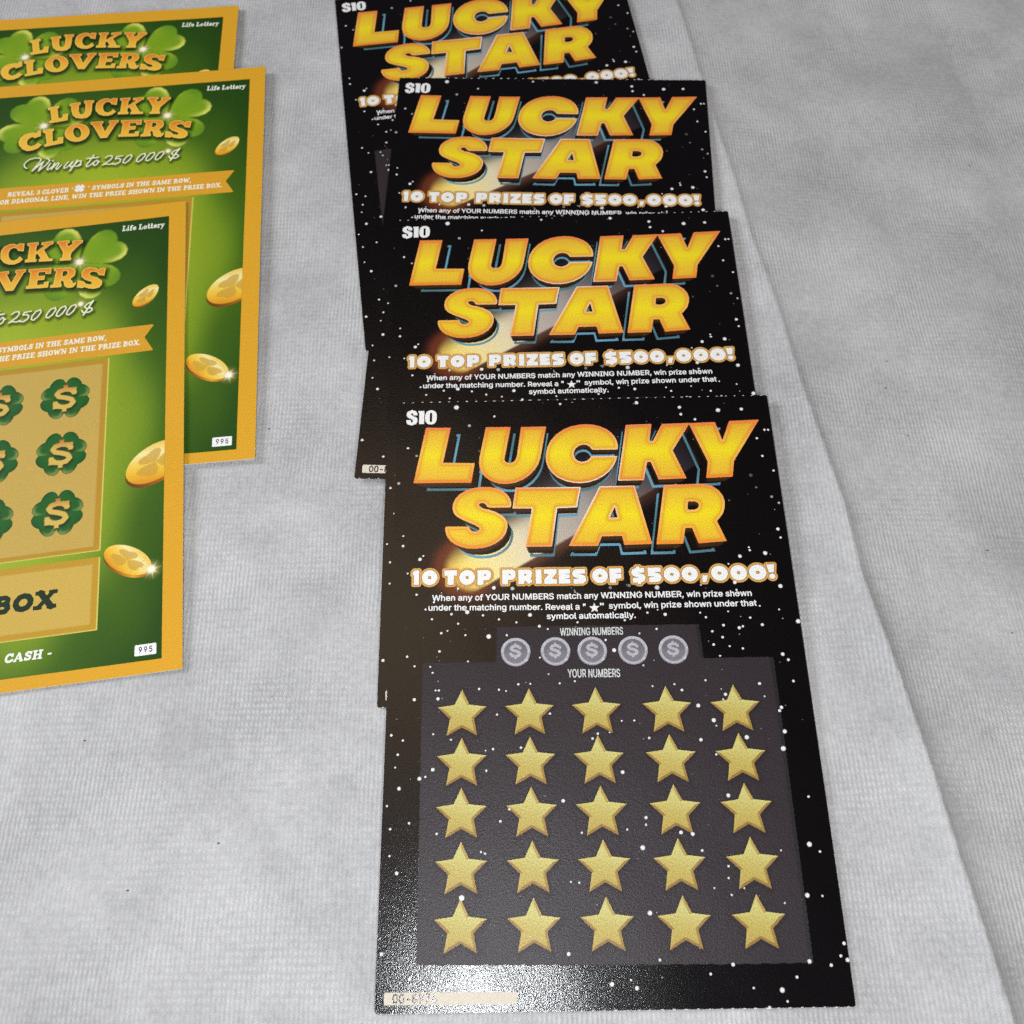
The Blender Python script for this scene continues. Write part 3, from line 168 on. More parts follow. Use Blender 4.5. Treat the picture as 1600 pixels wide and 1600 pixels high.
# ------------------------------------------------------------------ colour helpers
GAIN = 0.88
def lin(c):
    c = np.asarray(c, float) / 255.0
    return np.where(c <= 0.04045, c / 12.92, ((c + 0.055) / 1.055) ** 2.4) * GAIN
def const(r, g, b, a=1.0):
    v = lin((r, g, b))
    def f(x, y, d):
        o = np.empty((len(x), 4)); o[:, :3] = v; o[:, 3] = a
        return o
    return f
def sstep(a, b, x):
    t = np.clip((x - a) / (b - a), 0, 1)
    return t * t * (3 - 2 * t)
def mix3(a, b, t):
    t = np.asarray(t)[:, None]
    return np.asarray(a) * (1 - t) + np.asarray(b) * t
def ramp(t, stops):
    """piecewise linear colour ramp over sRGB stops [(pos,(r,g,b))]"""
    p = [s[0] for s in stops]
    cols = np.array([s[1] for s in stops], float)
    return lin(np.stack([np.interp(t, p, cols[:, i]) for i in range(3)], 1))

# ------------------------------------------------------------------ signed distances (negative inside)
def sd_poly(P):
    P = np.asarray(P, float)
    def f(x, y):
        d = np.full(x.shape, 1e18); s = np.ones(x.shape)
        n = len(P)
        j = n - 1
        for i in range(n):
            ex, ey = P[j] - P[i]
            wx, wy = x - P[i, 0], y - P[i, 1]
            t = np.clip((wx * ex + wy * ey) / max(ex * ex + ey * ey, 1e-12), 0, 1)
            bx, by = wx - ex * t, wy - ey * t
            d = np.minimum(d, bx * bx + by * by)
            c1 = y >= P[i, 1]; c2 = y < P[j, 1]; c3 = ex * wy > ey * wx
            flip = (c1 & c2 & c3) | (~c1 & ~c2 & ~c3)
            s = np.where(flip, -s, s)
            j = i
        return s * np.sqrt(d)
    f.box = (P[:, 0].min(), P[:, 1].min(), P[:, 0].max(), P[:, 1].max())
    return f
def sd_line(P, w):
    """round-ended stroke of full width w through the points P"""
    P = np.asarray(P, float)
    def f(x, y):
        d = np.full(x.shape, 1e18)
        for i in range(len(P) - 1):
            ex, ey = P[i + 1] - P[i]
            wx, wy = x - P[i, 0], y - P[i, 1]
            t = np.clip((wx * ex + wy * ey) / max(ex * ex + ey * ey, 1e-12), 0, 1)
            bx, by = wx - ex * t, wy - ey * t
            d = np.minimum(d, bx * bx + by * by)
        return np.sqrt(d) - w / 2
    f.box = (P[:, 0].min() - w / 2, P[:, 1].min() - w / 2, P[:, 0].max() + w / 2, P[:, 1].max() + w / 2)
    return f
def sd_seg(a, b, w):
    """butt-ended stroke"""
    a = np.asarray(a, float); b = np.asarray(b, float)
    u = (b - a) / max(np.hypot(*(b - a)), 1e-9); n = np.array([-u[1], u[0]]) * w / 2
    return sd_poly([a + n, b + n, b - n, a - n])
def sd_ell(c, u, v):
    """ellipse from centre and two half-axis vectors (approximate distance)"""
    c, u, v = np.array(c, float), np.array(u, float), np.array(v, float)
    M = np.linalg.inv(np.array([u, v]).T); r = min(np.hypot(*u), np.hypot(*v))
    def f(x, y):
        a = M[0, 0] * (x - c[0]) + M[0, 1] * (y - c[1]); b = M[1, 0] * (x - c[0]) + M[1, 1] * (y - c[1])
        k = np.sqrt(a * a + b * b) + 1e-9
        gx = (a * M[0, 0] + b * M[1, 0]) / k; gy = (a * M[0, 1] + b * M[1, 1]) / k
        return (k - 1) / np.maximum(np.hypot(gx, gy), 1e-6)
    ex, ey = math.hypot(u[0], v[0]), math.hypot(u[1], v[1])
    f.box = (c[0] - ex, c[1] - ey, c[0] + ex, c[1] + ey)
    return f
def union(fs):
    fs = list(fs)
    def f(x, y):
        d = np.full(x.shape, 1e3)
        for g in fs:
            b = g.box
            m = (x > b[0] - 2.5) & (x < b[2] + 2.5) & (y > b[1] - 2.5) & (y < b[3] + 2.5)
            if m.any():
                d[m] = np.minimum(d[m], g(x[m], y[m]))
        return np.where(d > 999, 2.5, d)
    B = np.array([g.box for g in fs])
    f.box = (B[:, 0].min(), B[:, 1].min(), B[:, 2].max(), B[:, 3].max())
    return f
def minus(a, b):
    def f(x, y): return np.maximum(a(x, y), -b(x, y))
    f.box = a.box
    return f
def inter(a, b):
    def f(x, y): return np.maximum(a(x, y), b(x, y))
    f.box = a.box
    return f
def warp(g, fwd, box):
    """g evaluated at fwd(x,y)"""
    def f(x, y): return g(*fwd(x, y))
    f.box = box
    return f

# ------------------------------------------------------------------ gentle arch and waviness of a printed card (mm above its flat shape)
def bow(x, y, flat=False):
    v = np.clip(np.asarray(y, float) / 148.5, 0, 1)
    u = np.asarray(x, float)
    return .40 * (1 - (2 * v - 1) ** 2) + .045 * np.sin(u * .115 + .7) * np.sin(np.asarray(y) * .083 + 1.2) + .02 * np.sin(u * .31 + np.asarray(y) * .19)

# ------------------------------------------------------------------ filled mesh of {sdf < level} with the ink colour stored per vertex
def fill(name, sdf, colour, res=0.12, level=0.0, z=0.0, curved=True):
    x0, y0, x1, y1 = sdf.box
    m = max(level, 0) + res * 1.5
    nx = int(math.ceil((x1 - x0 + 2 * m) / res)) + 1
    ny = int(math.ceil((y1 - y0 + 2 * m) / res)) + 1
    gx = x0 - m + res * np.arange(nx); gy = y0 - m + res * np.arange(ny)
    X, Y = np.meshgrid(gx, gy)
    V = level - sdf(X.ravel(), Y.ravel()).reshape(ny, nx)
    ins = V > 0
    idx = -np.ones((ny, nx), int)
    idx[ins] = np.arange(ins.sum())
    vx = [X[ins]]; vy = [Y[ins]]; n = int(ins.sum())
    hc = ins[:, :-1] != ins[:, 1:]
    hidx = -np.ones(hc.shape, int); hidx[hc] = n + np.arange(hc.sum()); n += int(hc.sum())
    t = V[:, :-1][hc] / (V[:, :-1][hc] - V[:, 1:][hc])
    vx.append(X[:, :-1][hc] + t * res); vy.append(Y[:, :-1][hc])
    vc = ins[:-1] != ins[1:]
    vidx = -np.ones(vc.shape, int); vidx[vc] = n + np.arange(vc.sum()); n += int(vc.sum())
    t = V[:-1][vc] / (V[:-1][vc] - V[1:][vc])
    vx.append(X[:-1][vc]); vy.append(Y[:-1][vc] + t * res)
    vx = np.concatenate(vx); vy = np.concatenate(vy)
    a, b, c, d = ins[:-1, :-1], ins[:-1, 1:], ins[1:, 1:], ins[1:, :-1]
    full = a & b & c & d
    faces = np.stack([idx[:-1, :-1][full], idx[:-1, 1:][full], idx[1:, 1:][full], idx[1:, :-1][full]], 1).tolist()
    for j, i in np.argwhere((a | b | c | d) & ~full):
        cor = ((j, i), (j, i + 1), (j + 1, i + 1), (j + 1, i))
        edg = (hidx[j, i], vidx[j, i + 1], hidx[j + 1, i], vidx[j, i])
        f = []
        for k in range(4):
            if ins[cor[k]]: f.append(int(idx[cor[k]]))
            if ins[cor[k]] != ins[cor[(k + 1) % 4]]: f.append(int(edg[k]))
        if len(f) > 2: faces.append(f)
    me = bpy.data.meshes.new(name)
    co = np.stack([vx * MM, vy * MM, (z + (bow(vx, vy) if curved else 0 * vx)) * MM], 1)
    me.from_pydata(co.tolist(), [], faces)
    ink(me, colour(vx, vy, sdf(vx, vy)))
    return me
def ink(me, rgba):
    at = me.color_attributes.new('ink', 'FLOAT_COLOR', 'POINT')
    at.data.foreach_set('color', np.asarray(rgba, np.float32).ravel())
def rect_sdf(x0, y0, x1, y1):
    return sd_poly([(x0, y0), (x1, y0), (x1, y1), (x0, y1)])
def grid_mesh(name, x0, y0, x1, y1, res, colour, z):
    gx = np.linspace(x0, x1, int((x1 - x0) / res) + 2); gy = np.linspace(y0, y1, int((y1 - y0) / res) + 2)
    X, Y = np.meshgrid(gx, gy); nx = len(gx)
    I = np.arange(X.size).reshape(X.shape)
    F = np.stack([I[:-1, :-1], I[:-1, 1:], I[1:, 1:], I[1:, :-1]], -1).reshape(-1, 4)
    me = bpy.data.meshes.new(name)
    me.from_pydata(np.stack([X.ravel() * MM, Y.ravel() * MM, (z + bow(X.ravel(), Y.ravel())) * MM], 1).tolist(), [], F.tolist())
    ink(me, colour(X.ravel(), Y.ravel(), None))
    return me

# ------------------------------------------------------------------ sans lettering, drawn from outlines kept in DATA
def sd_rings(rings):
    fs = [sd_poly(r) for r in rings]
    def f(x, y):
        d = np.full(x.shape, 1e9); odd = np.zeros(x.shape, bool)
        for g in fs:
            v = g(x, y); d = np.minimum(d, np.abs(v)); odd ^= v < 0
        return np.where(odd, -d, d)
    B = np.array([g.box for g in fs])
    f.box = (B[:, 0].min(), B[:, 1].min(), B[:, 2].max(), B[:, 3].max())
    return f
def sans(items, track=0):
    """items: [text, x0, y0, x1, y1, cap]; the text is stretched between the two baseline points"""
    out = []
    for s, x0, y0, x1, y1, cap in items:
        cur = 0; gl = []
        for ch in s:
            adv, rings = DATA['sans'][ch]
            if rings: gl.append((cur, rings))
            cur += adv + track
        xs = [p[0] + c for c, r in gl for q in r for p in q]
        lo, hi = min(xs), max(xs); ky = cap / 509.0; kx = (x1 - x0) / (hi - lo)
        for c, rings in gl:
            yy = y0 + (y1 - y0) * (c - lo) / (hi - lo)
            out.append(sd_rings([[(x0 + (p[0] + c - lo) * kx, yy + p[1] * ky) for p in q] for q in rings]))
    return union(out)
def text_mesh(name, items, rgb, z, bold=.05, track=0, res=.085):
    return fill(name, sans(items, track), const(*rgb), res=res, level=bold, z=z)

# ------------------------------------------------------------------ drawn alphabets
def S(x, a=.09, h=.25): return [('s', .17, [(x - h, a), (x + h, a)])]
SLAB = {
 'A': (1.06, [('l', .17, [(.16, .1), (.5, .93)]), ('l', .27, [(.53, .87), (.86, .1)]), ('s', .14, [(.3, .33), (.7, .33)])] + S(.16, h=.18) + S(.86, h=.2)),
 'B': (.92, [('s', .28, [(.24, 0), (.24, 1)]), ('l', .2, [(.2, .9), (.58, .9), (.7, .8), (.7, .64), (.58, .54), (.3, .54)]), ('l', .22, [(.55, .54), (.72, .45), (.76, .28), (.66, .12), (.2, .11)])] + S(.15, h=.15) + S(.15, .91, .15)),
 'C': (.96, [('l', .25, [(.82, .7), (.7, .84), (.5, .88), (.3, .82), (.17, .62), (.15, .42), (.24, .2), (.42, .12), (.62, .13), (.86, .28)]), ('s', .17, [(.84, .58), (.84, .98)])]),
 'D': (1.0, [('s', .28, [(.25, 0), (.25, 1)]), ('l', .22, [(.2, .9), (.5, .89), (.74, .76), (.84, .5), (.74, .24), (.5, .11), (.2, .1)])] + S(.15, h=.15) + S(.15, .91, .15)),
 'E': (.9, [('s', .28, [(.24, 0), (.24, 1)]), ('s', .17, [(.05, .91), (.82, .91)]), ('s', .17, [(.05, .09), (.85, .09)]), ('s', .15, [(.24, .5), (.62, .5)]), ('s', .14, [(.78, .66), (.78, .98)]), ('s', .14, [(.81, .02), (.81, .34)]), ('s', .12, [(.6, .36), (.6, .64)])]),
 'G': (1.0, [('l', .25, [(.82, .7), (.7, .84), (.5, .88), (.3, .82), (.17, .62), (.15, .42), (.24, .2), (.42, .12), (.62, .13), (.8, .2)]), ('s', .17, [(.84, .6), (.84, .98)]), ('s', .26, [(.82, .05), (.82, .45)]), ('s', .15, [(.58, .42), (.98, .42)])]),
 'H': (1.1, [('s', .27, [(.26, 0), (.26, 1)]), ('s', .27, [(.84, 0), (.84, 1)]), ('s', .16, [(.3, .5), (.8, .5)])] + S(.26) + S(.26, .91) + S(.84) + S(.84, .91)),
 'I': (.56, [('s', .28, [(.28, 0), (.28, 1)])] + S(.28) + S(.28, .91)),
 'L': (.88, [('s', .28, [(.26, 0), (.26, 1)]), ('s', .17, [(.02, .09), (.84, .09)]), ('s', .15, [(.79, .02), (.79, .42)])] + S(.27, .91)),
 'M': (1.26, [('s', .18, [(.2, 0), (.2, 1)]), ('l', .24, [(.24, .9), (.62, .2)]), ('l', .16, [(.62, .2), (.98, .9)]), ('s', .27, [(1.02, 0), (1.02, 1)])] + S(.2, h=.18) + S(.2, .91, .2) + S(1.02, h=.2) + S(1.02, .91, .2)),
 'N': (1.08, [('s', .18, [(.2, 0), (.2, 1)]), ('l', .25, [(.24, .86), (.84, .14)]), ('s', .18, [(.88, 0), (.88, 1)])] + S(.2, h=.2) + S(.18, .91, .18) + S(.88, .91, .2)),
 'O': (1.0, [('l', .24, [(.5, .88), (.3, .82), (.17, .62), (.16, .4), (.28, .19), (.5, .12), (.72, .19), (.84, .4), (.83, .62), (.7, .82), (.5, .88)])]),
 'P': (.9, [('s', .28, [(.26, 0), (.26, 1)]), ('l', .21, [(.2, .9), (.56, .9), (.74, .8), (.76, .62), (.64, .46), (.3, .45)])] + S(.27) + S(.15, .91, .15)),
 'R': (1.04, [('s', .28, [(.26, 0), (.26, 1)]), ('l', .21, [(.2, .9), (.58, .9), (.75, .8), (.75, .64), (.62, .52), (.3, .5)]), ('l', .23, [(.58, .5), (.74, .3), (.86, .1)])] + S(.27) + S(.15, .91, .15) + S(.9, h=.14)),
 'S': (.88, [('l', .24, [(.74, .72), (.6, .86), (.36, .87), (.19, .74), (.24, .58), (.46, .51), (.66, .43), (.7, .26), (.56, .13), (.34, .12), (.16, .26)]), ('s', .15, [(.76, .62), (.76, .98)]), ('s', .15, [(.13, .02), (.13, .38)])]),
 'T': (.94, [('s', .28, [(.47, 0), (.47, 1)]), ('s', .17, [(.04, .91), (.9, .91)]), ('s', .14, [(.11, .6), (.11, .98)]), ('s', .14, [(.83, .6), (.83, .98)])] + S(.47)),
 'V': (1.04, [('l', .27, [(.2, .9), (.52, .12)]), ('l', .17, [(.54, .12), (.84, .9)])] + S(.2, .91, .2) + S(.84, .91, .18)),
 'W': (1.44, [('l', .25, [(.2, .9), (.42, .12)]), ('l', .17, [(.44, .12), (.7, .8)]), ('l', .25, [(.72, .8), (.96, .12)]), ('l', .17, [(.98, .12), (1.22, .9)])] + S(.2, .91, .2) + S(1.24, .91, .18)),
 'X': (1.04, [('l', .27, [(.22, .92), (.82, .08)]), ('l', .17, [(.2, .08), (.82, .92)])] + S(.2, .91, .2) + S(.82, .91, .18) + S(.18, h=.18) + S(.84, h=.2)),
 'Y': (1.0, [('l', .27, [(.2, .9), (.5, .45)]), ('l', .17, [(.5, .45), (.8, .9)]), ('s', .27, [(.5, 0), (.5, .48)])] + S(.2, .91, .2) + S(.8, .91, .18) + S(.5)),
 'Z': (.88, [('s', .17, [(.08, .91), (.8, .91)]), ('s', .17, [(.06, .09), (.82, .09)]), ('l', .24, [(.7, .88), (.2, .12)]), ('s', .14, [(.13, .6), (.13, .98)]), ('s', .14, [(.77, .02), (.77, .38)])]),
 '3': (.8, [('l', .2, [(.14, .8), (.34, .9), (.58, .84), (.6, .66), (.38, .54)]), ('l', .22, [(.38, .54), (.62, .44), (.64, .22), (.42, .1), (.12, .2)])]),
 ',': (.36, [('l', .2, [(.2, .1), (.12, -.14)])]), '.': (.36, [('l', .24, [(.17, .1), (.18, .1)])]), '"': (.5, [('l', .13, [(.14, .92), (.14, .72)]), ('l', .13, [(.34, .92), (.34, .72)])]),
 '-': (.56, [('s', .2, [(.06, .42), (.5, .42)])]), ' ': (.4, []),
 'i': (.5, [('s', .25, [(.26, 0), (.26, .68)]), ('l', .26, [(.24, .9), (.25, .9)])] + S(.26, .07, .22) + S(.2, .62, .14)),
 'f': (.56, [('l', .24, [(.26, .05), (.26, .74), (.36, .9), (.54, .86)]), ('s', .14, [(.06, .6), (.5, .6)])] + S(.27, .07, .23)),
 'e': (.74, [('l', .2, [(.18, .36), (.6, .36), (.56, .54), (.38, .61), (.2, .54), (.14, .36), (.2, .16), (.38, .09), (.62, .18)])]),
 'o': (.76, [('l', .22, [(.38, .6), (.2, .5), (.14, .34), (.2, .18), (.38, .1), (.56, .18), (.62, .34), (.56, .5), (.38, .6)])]),
 't': (.56, [('l', .24, [(.24, .88), (.24, .22), (.34, .1), (.5, .16)]), ('s', .14, [(.04, .6), (.5, .6)])]),
 'r': (.64, [('s', .25, [(.24, 0), (.24, .68)]), ('l', .19, [(.3, .46), (.42, .58), (.56, .56)])] + S(.26, .07, .22) + S(.18, .62, .15)),
 'y': (.78, [('l', .22, [(.18, .6), (.4, .14)]), ('l', .16, [(.62, .6), (.36, .02), (.24, -.18), (.1, -.2)])] + S(.18, .62, .17) + S(.62, .62, .15)),
}
def slab_line(item, slant=0.0):
    s, x0, y0, x1, y1, cap = item
    tot = sum(SLAB[c][0] for c in s) + .04 * (len(s) - 1)
    kx = (x1 - x0) / tot
    out = []; u = 0.0
    for c in s:
        w, strokes = SLAB[c]
        yb = y0 + (y1 - y0) * u / tot
        for kind, wd, P in strokes:
            Q = [(x0 + (u + p[0]) * kx + slant * p[1] * cap, yb + p[1] * cap) for p in P]
            k = math.sqrt(abs(kx) * cap)
            dx, dy = abs(P[-1][0] - P[0][0]), abs(P[-1][1] - P[0][1])
            if kind == 's':
                out.append(sd_seg(Q[0], Q[-1], wd * (cap if dx > dy else kx)))
            else:
                out.append(sd_line(Q, wd * k))
        u += w + .04
    return union(out)
# round heavy caps of the prize line, drawn in the unit box
def prize_glyph(ch, x0, x1, y0, y1):
    w, h = x1 - x0, y1 - y0
    P = lambda pts: [(x0 + a * w, y0 + b * h) for a, b in pts]
    r = .10
    box = lambda a, b, c, d: sd_poly(P([(a, b), (c, b), (c, d), (a, d)]))
    if ch == 'O': return minus(sd_ell((x0 + w / 2, y0 + h / 2), (w / 2, 0), (0, h / 2)), sd_ell((x0 + w / 2, y0 + h / 2), (w * .12, 0), (0, h * .11)))
    if ch == '1': return sd_poly(P([(.22, 0), (1, 0), (1, 1), (.25, 1), (0, .86), (0, .68), (.22, .68)]))
    if ch == 'T': return sd_poly(P([(.26, 0), (.74, 0), (.74, .64), (1, .64), (1, 1), (0, 1), (0, .64), (.26, .64)]))
    bowl = [(1, .72), (.98, .84), (.9, .94), (.76, 1)]
    if ch == 'P': return minus(sd_poly(P([(0, 0), (.42, 0), (.42, .3), (.76, .3), (.9, .38), (.98, .5)] + bowl + [(0, 1)])), sd_ell(P([(.55, .66)])[0], (w * .09, 0), (0, h * .07)))
    if ch == 'R': return minus(sd_poly(P([(0, 0), (.42, 0), (.42, .2), (.5, .22), (.74, -.02), (1.02, .16), (.86, .34), (.95, .5)] + bowl + [(0, 1)])), sd_ell(P([(.5, .64)])[0], (w * .09, 0), (0, h * .07)))
    if ch == 'I': return box(.04, 0, .96, 1)
    if ch == 'Z': return sd_poly(P([(.02, 0), (1, 0), (1, .3), (.6, .33), (1, .74), (1, 1), (.0, 1), (.0, .7), (.4, .67), (.02, .3)]))
    if ch == 'E': return sd_poly(P([(0, 0), (1, 0), (1, .3), (.55, .315), (.55, .365), (.96, .38), (.96, .62), (.55, .635), (.55, .685), (1, .7), (1, 1), (0, 1)]))
    if ch == 'F': return sd_poly(P([(0, 0), (.5, 0), (.5, .28), (.98, .3), (.98, .62), (.5, .635), (.5, .685), (1, .7), (1, 1), (0, 1)]))
    sS = [(.08, 0), (.74, 0), (.92, .1), (1, .27), (.97, .44), (.84, .57), (.62, .62), (.5, .64), (.5, .68), (.94, .69), (.94, 1), (.3, 1), (.1, .92), (0, .74), (.03, .58), (.15, .46), (.36, .39), (.52, .37), (.52, .33), (.08, .32)]
    if ch == 'S': return sd_poly(P(sS))
    if ch == '$':
        y0, y1 = y0 + .1 * h, y1 - .1 * h; h = y1 - y0
        body = sd_poly([(x0 + a * w, y0 + b * h) for a, b in sS])
        return union([body, sd_poly([(x0 + .38 * w, y1 - .1 * h), (x0 + .38 * w, y1 + .12 * h), (x0 + .6 * w, y1 + .12 * h), (x0 + .6 * w, y1 - .1 * h)]),
                      sd_poly([(x0 + .42 * w, y0 - .12 * h), (x0 + .42 * w, y0 + .1 * h), (x0 + .64 * w, y0 + .1 * h), (x0 + .64 * w, y0 - .12 * h)])])
    if ch == '5': return sd_poly(P([(.08, 0), (.72, 0), (.92, .1), (1, .3), (.95, .48), (.8, .6), (.5, .635), (.5, .68), (.96, .7), (.96, 1), (.02, 1), (.02, .42), (.5, .37), (.52, .33), (.08, .32)]))
    if ch == ',': return sd_poly(P([(.1, 0), (.6, 0), (.95, 1), (.2, 1)]))
    if ch == '!': return union([sd_poly(P([(.2, .45), (.78, .45), (.95, 1), (.0, 1)])), sd_ell(P([(.55, .18)])[0], (w * .36, 0), (0, h * .18))])
def price_glyph(ch, x0, x1, y0, y1):
    w, h = x1 - x0, y1 - y0
    P = lambda pts: [(x0 + a * w, y0 + b * h) for a, b in pts]
    if ch == 'S':
        s = sd_poly(P([(0, .34), (.02, .16), (.14, .04), (.36, -.0), (.42, -.03), (.58, -.03), (.64, 0), (.86, .06), (1, .2), (1, .4), (.9, .52), (.62, .6), (.42, .68), (.44, .8), (.52, .82), (.58, .78), (.6, .66), (.98, .64), (.96, .82), (.84, .95), (.62, .99), (.55, 1.03), (.42, 1.03), (.38, .99), (.14, .94), (.02, .82), (.01, .64), (.12, .52), (.4, .42), (.58, .34), (.58, .2), (.5, .16), (.42, .2), (.4, .34)]))
        return s
    if ch == '1': return sd_poly(P([(.16, 0), (1, 0), (1, 1), (0, 1), (0, .9), (.16, .84)]))
    return minus(sd_poly(P([(0.02, .3), (.1, .12), (.28, .01), (.5, -.02), (.72, .01), (.9, .12), (.98, .3), (1, .5), (.98, .7), (.9, .88), (.72, .99), (.5, 1.02), (.28, .99), (.1, .88), (.02, .7), (0, .5)])), sd_poly(P([(.4, .2), (.5, .15), (.6, .2), (.6, .8), (.5, .85), (.4, .8)])))
DOLLAR = [(.84, .70), (.70, .83), (.5, .86), (.28, .81), (.19, .68), (.28, .56), (.52, .49), (.74, .40), (.82, .26), (.70, .12), (.5, .08), (.30, .12), (.15, .26)]
def dollar(cx, cy, h, slab=True, w=.2):
    s = h; x0, y0 = cx - .5 * s, cy - .48 * s
    P = lambda pts: [(x0 + a * s, y0 + b * s) for a, b in pts]
    fs = [sd_line(P(DOLLAR), w * s), sd_seg(*P([(.5, .82), (.5, 1.06)]), .16 * s), sd_seg(*P([(.5, -.12), (.5, .12)]), .16 * s)]
    if slab:
        fs += [sd_seg(*P([(.83, .6), (.83, .92)]), .16 * s), sd_seg(*P([(.15, .04), (.15, .36)]), .16 * s)]
    return union(fs)
HEART = [(0, 0), (.16, .22), (.34, .45), (.54, .60), (.72, .65), (.87, .60), (.97, .46), (1, .28), (.97, .11), (.92, 0)]
def leaf(cx, cy, ang, L, wk=.85):
    c, s = math.cos(ang), math.sin(ang)
    H = HEART + [(a, -b) for a, b in HEART[-2:0:-1]]
    return sd_poly([(cx + L * (a * c - b * wk * s), cy + L * (a * s + b * wk * c)) for a, b in H])
def star_pts(cx, cy, R, r, rot=math.pi / 2):
    return [(cx + (R if k % 2 == 0 else r) * math.cos(rot + k * math.pi / 5), cy + (R if k % 2 == 0 else r) * math.sin(rot + k * math.pi / 5)) for k in range(10)]

# ------------------------------------------------------------------ materials
def new_mat(name):
    m = bpy.data.materials.new(name); m.use_nodes = True
    nt = m.node_tree
    return m, nt, nt.nodes['Principled BSDF']
def N(nt, typ, **kw):
    n = nt.nodes.new(typ)
    for k, v in kw.items(): setattr(n, k, v)
    return n
def ink_material(name, rough, spec, bump, coat=0.0, coat_rough=0.2, grain=0.10, dist=0.000042, gsc=3800, bsc=2500):
    m, nt, b = new_mat(name); L = nt.links.new
    at = N(nt, 'ShaderNodeAttribute', attribute_name='ink')
    tc = N(nt, 'ShaderNodeTexCoord')
    ns = N(nt, 'ShaderNodeTexNoise'); ns.inputs['Scale'].default_value = gsc; ns.inputs['Detail'].default_value = 3
    L(tc.outputs['Object'], ns.inputs['Vector'])
    mr = N(nt, 'ShaderNodeMapRange'); mr.inputs['From Min'].default_value = .25; mr.inputs['From Max'].default_value = .75
    mr.inputs['To Min'].default_value = 1 - grain; mr.inputs['To Max'].default_value = 1 + grain
    L(ns.outputs['Fac'], mr.inputs['Value'])
    mx = N(nt, 'ShaderNodeVectorMath', operation='SCALE')
    L(at.outputs['Color'], mx.inputs[0]); L(mr.outputs['Result'], mx.inputs['Scale'])
    L(mx.outputs['Vector'], b.inputs['Base Color']); L(at.outputs['Alpha'], b.inputs['Alpha'])
    bp = N(nt, 'ShaderNodeBump'); bp.inputs['Strength'].default_value = bump; bp.inputs['Distance'].default_value = dist
    n2 = N(nt, 'ShaderNodeTexNoise'); n2.inputs['Scale'].default_value = bsc; n2.inputs['Detail'].default_value = 2
    L(tc.outputs['Object'], n2.inputs['Vector'])
    L(n2.outputs['Fac'], bp.inputs['Height']); L(bp.outputs['Normal'], b.inputs['Normal'])
    b.inputs['Roughness'].default_value = rough
    b.inputs['Specular IOR Level'].default_value = spec
    b.inputs['Coat Weight'].default_value = coat; b.inputs['Coat Roughness'].default_value = coat_rough
    if coat: L(bp.outputs['Normal'], b.inputs['Coat Normal'])
    return m
M_INK = ink_material('printed_ink', 0.21, 0.62, 1.0, dist=0.000034, bsc=3100)
M_GREEN = ink_material('printed_ink_matt', 0.5, 0.22, 0.4)
M_PLAIN = ink_material('uncoated_label', 0.5, 0.12, 0.5)
M_LATEX = ink_material('scratch_latex', 0.45, 0.52, 1.0, grain=0.24, dist=0.00006, gsc=2600, bsc=2300)
m, nt, b = new_mat('paper_core'); M_PAPER = m
tc = N(nt, 'ShaderNodeTexCoord'); ns = N(nt, 'ShaderNodeTexNoise'); ns.inputs['Scale'].default_value = 2500
nt.links.new(tc.outputs['Object'], ns.inputs['Vector'])
cr = N(nt, 'ShaderNodeValToRGB'); cr.color_ramp.elements[0].color = (.55, .54, .52, 1); cr.color_ramp.elements[1].color = (.75, .74, .72, 1)
nt.links.new(ns.outputs['Fac'], cr.inputs['Fac']); nt.links.new(cr.outputs['Color'], b.inputs['Base Color']); b.inputs['Roughness'].default_value = .8
m, nt, b = new_mat('black_edge'); M_EDGE = m
tc = N(nt, 'ShaderNodeTexCoord'); ns = N(nt, 'ShaderNodeTexNoise'); ns.inputs['Scale'].default_value = 900
nt.links.new(tc.outputs['Object'], ns.inputs['Vector'])
cr = N(nt, 'ShaderNodeValToRGB'); cr.color_ramp.elements[0].position = .45; cr.color_ramp.elements[1].position = .75
cr.color_ramp.elements[0].color = (.02, .018, .02, 1); cr.color_ramp.elements[1].color = (.16, .15, .15, 1)
nt.links.new(ns.outputs['Fac'], cr.inputs['Fac']); nt.links.new(cr.outputs['Color'], b.inputs['Base Color']); b.inputs['Roughness'].default_value = .6
m, nt, b = new_mat('dark_lint'); M_LINT = m
ns = N(nt, 'ShaderNodeTexNoise'); ns.inputs['Scale'].default_value = 3000
cr = N(nt, 'ShaderNodeValToRGB'); cr.color_ramp.elements[0].color = (.01, .01, .012, 1); cr.color_ramp.elements[1].color = (.06, .06, .06, 1)
nt.links.new(ns.outputs['Fac'], cr.inputs['Fac']); nt.links.new(cr.outputs['Color'], b.inputs['Base Color'])

